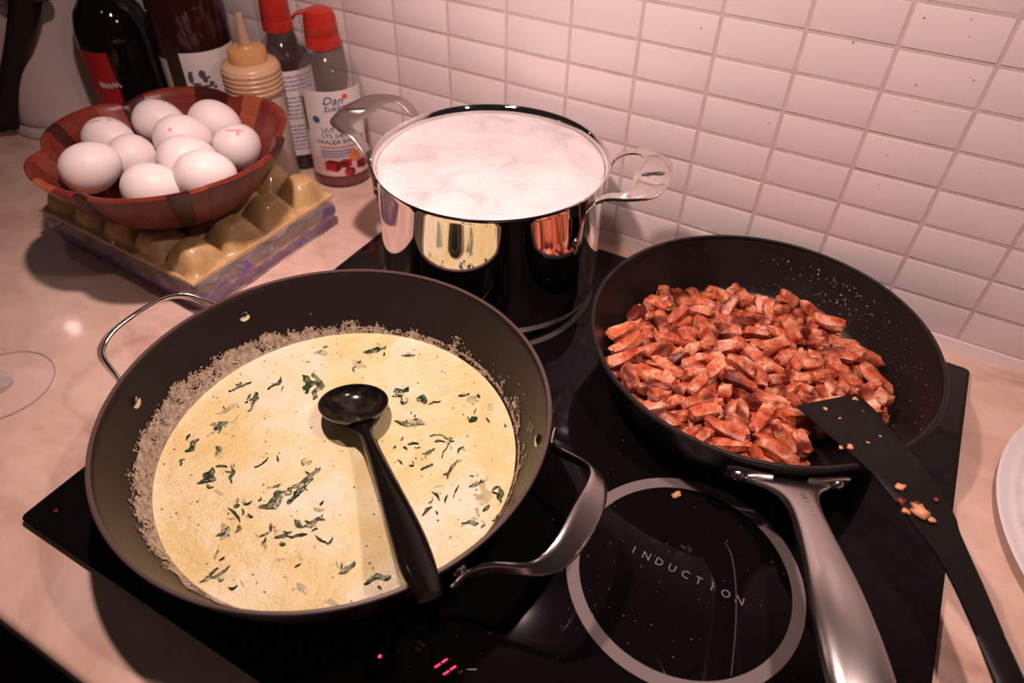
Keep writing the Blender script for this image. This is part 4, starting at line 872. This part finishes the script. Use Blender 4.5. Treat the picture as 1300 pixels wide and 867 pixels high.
for k in range(19):
    z = .1195 - k * .0049
    if k in (4, 11): continue
    x = -.026
    f_ = on_cyl(rl, fa2, z, 0, .0009)
    while x < .026:
        w = min(R.uniform(.004, .012), .028 - x); n = 3; mb.add([f_(x + w * i / n, -.00085, 0) for i in range(n + 1)] + [f_(x + w * (n - i) / n, .00085, 0) for i in range(n + 1)], [tuple(range(2 * n + 2))]); x += w + .0012
mb.build('small_print', M['lilac_ink'], lb, smooth=False)

# ------------------------------------------------------------------ kettle in the left corner
kt = thing('kettle', 'pale round kettle with a thick black handle, far left behind the wooden bowl', 'kettle', (-.5, -.092, 0))
mb = MB(); mb.lathe([(.0004, .014), (.083, .014), (.0865, .018), (.087, .03), (.0865, .10), (.0855, .1655), (.0850, .168), (.0004, .1685)], 72); mb.build('kettle_body', M['kettle'], kt, angle=40)
mb = MB(); mb.lathe([(.0004, 0), (.088, 0), (.0905, .002), (.0905, .010), (.088, .0138), (.0004, .0139)], 72); mb.build('base_ring', M['kettle'], kt, angle=40)
mb = MB(); mb.lathe([(.0004, .1688), (.0842, .1688), (.0862, .1705), (.0862, .176), (.080, .184), (.055, .195), (.02, .200), (.0004, .201)], 72); mb.build('lid', M['kettle'], kt, angle=40)
KO = Vector((-.5, -.092, 0)); mb = MB(); sdir = Vector((.70, .62, 0)).normalized()
mb.strap([Vector(p) - KO for p in ((-.392, -.157, .196), (-.402, -.160, .176), (-.432, -.163, .138), (-.464, -.1665, .100), (-.490, -.179, .055), (-.5075, -.1885, .020), (-.509, -.189, .0145))], [sdir * w for w in (.0175, .0180, .0176, .0170, .0162, .0160, .0155)], .020, 6); mb.build('handle', M['black_plastic'], kt, angle=50)
mb = MB(); mb.tube([Vector(p) - KO for p in ((-.440, -.165, .190), (-.415, -.162, .195), (-.385, -.150, .196), (-.372, -.140, .197))], [.006, .015, .016, .008], 16); mb.build('handle_knob', M['black_plastic'], kt)

# ------------------------------------------------------------------ wine glass at the left edge, plate at the right edge
wg = thing('wine_glass', 'clear wine glass foot on the worktop at the left edge, left of the saute pan', 'glass', (-.088, -.478, 0))
mb = MB(); mb.lathe([(.0004, .0006), (.041, .0003), (.0430, .0009), (.0428, .0017), (.034, .0026), (.018, .0048), (.0075, .009), (.0046, .016), (.0038, .04), (.0038, .078), (.006, .086), (.0004, .0861)], 72); mb.build('foot_and_stem', M['glass'], wg, angle=60)
mb = MB(); mb.lathe([(.0426 + .0007 * math.cos(2 * PI * k / 8), .0012 + .0006 * math.sin(2 * PI * k / 8)) for k in range(9)], 72); mb.build('foot_rim', M['glass_rim'], wg, angle=80)
mb = MB(); mb.lathe([(.0125, .0062), (.0082, .0090), (.0052, .0150), (.0043, .04), (.0041, .077)], 24); mb.build('stem', M['glass_rim'], wg, angle=80)
pr = [(.0004, .0862), (.010, .0875), (.024, .098), (.034, .115), (.038, .135), (.036, .160), (.031, .185), (.0300, .1855), (.0348, .160), (.0368, .135), (.0328, .116), (.023, .0995), (.010, .0892), (.0004, .0885)]
mb = MB(); mb.lathe(pr, 64); mb.build('glass_bowl', M['glass'], wg, angle=60)
pl = thing('plate', 'white plate with an embossed scalloped rim at the right edge of the worktop', 'plate', (.837, -.164, 0))
mb = MB(); n = 420; rows = []
def pz(r_, a):
    q = r_ / .1665; z = .004 + (.010 * max(0, (q - .58) / .42) ** 1.2)
    pet = abs(math.sin(a * 14)) ** .6; inn = math.exp(-((q - .845) / .050) ** 2) * .0055 * pet
    bead = math.exp(-((q - .925) / .012) ** 2) * .0024 * abs(math.sin(a * 66))
    return z + inn + bead
for r_ in [.0004, .05, .085, .095] + [.100 + .0665 * k / 30 for k in range(31)]: rows.append([(r_ * math.cos(2 * PI * j / n), r_ * math.sin(2 * PI * j / n), pz(r_, 2 * PI * j / n)) for j in range(n)])
for r_, z in ((.1672, .0133), (.1660, .0118), (.125, .0035), (.098, .0008), (.09, 0), (.0004, .0005)): rows.append([(r_ * math.cos(2 * PI * j / n), r_ * math.sin(2 * PI * j / n), z) for j in range(n)])
mb.grid(rows, closed_v=True); mb.build('plate_body', M['plate'], pl, angle=60)
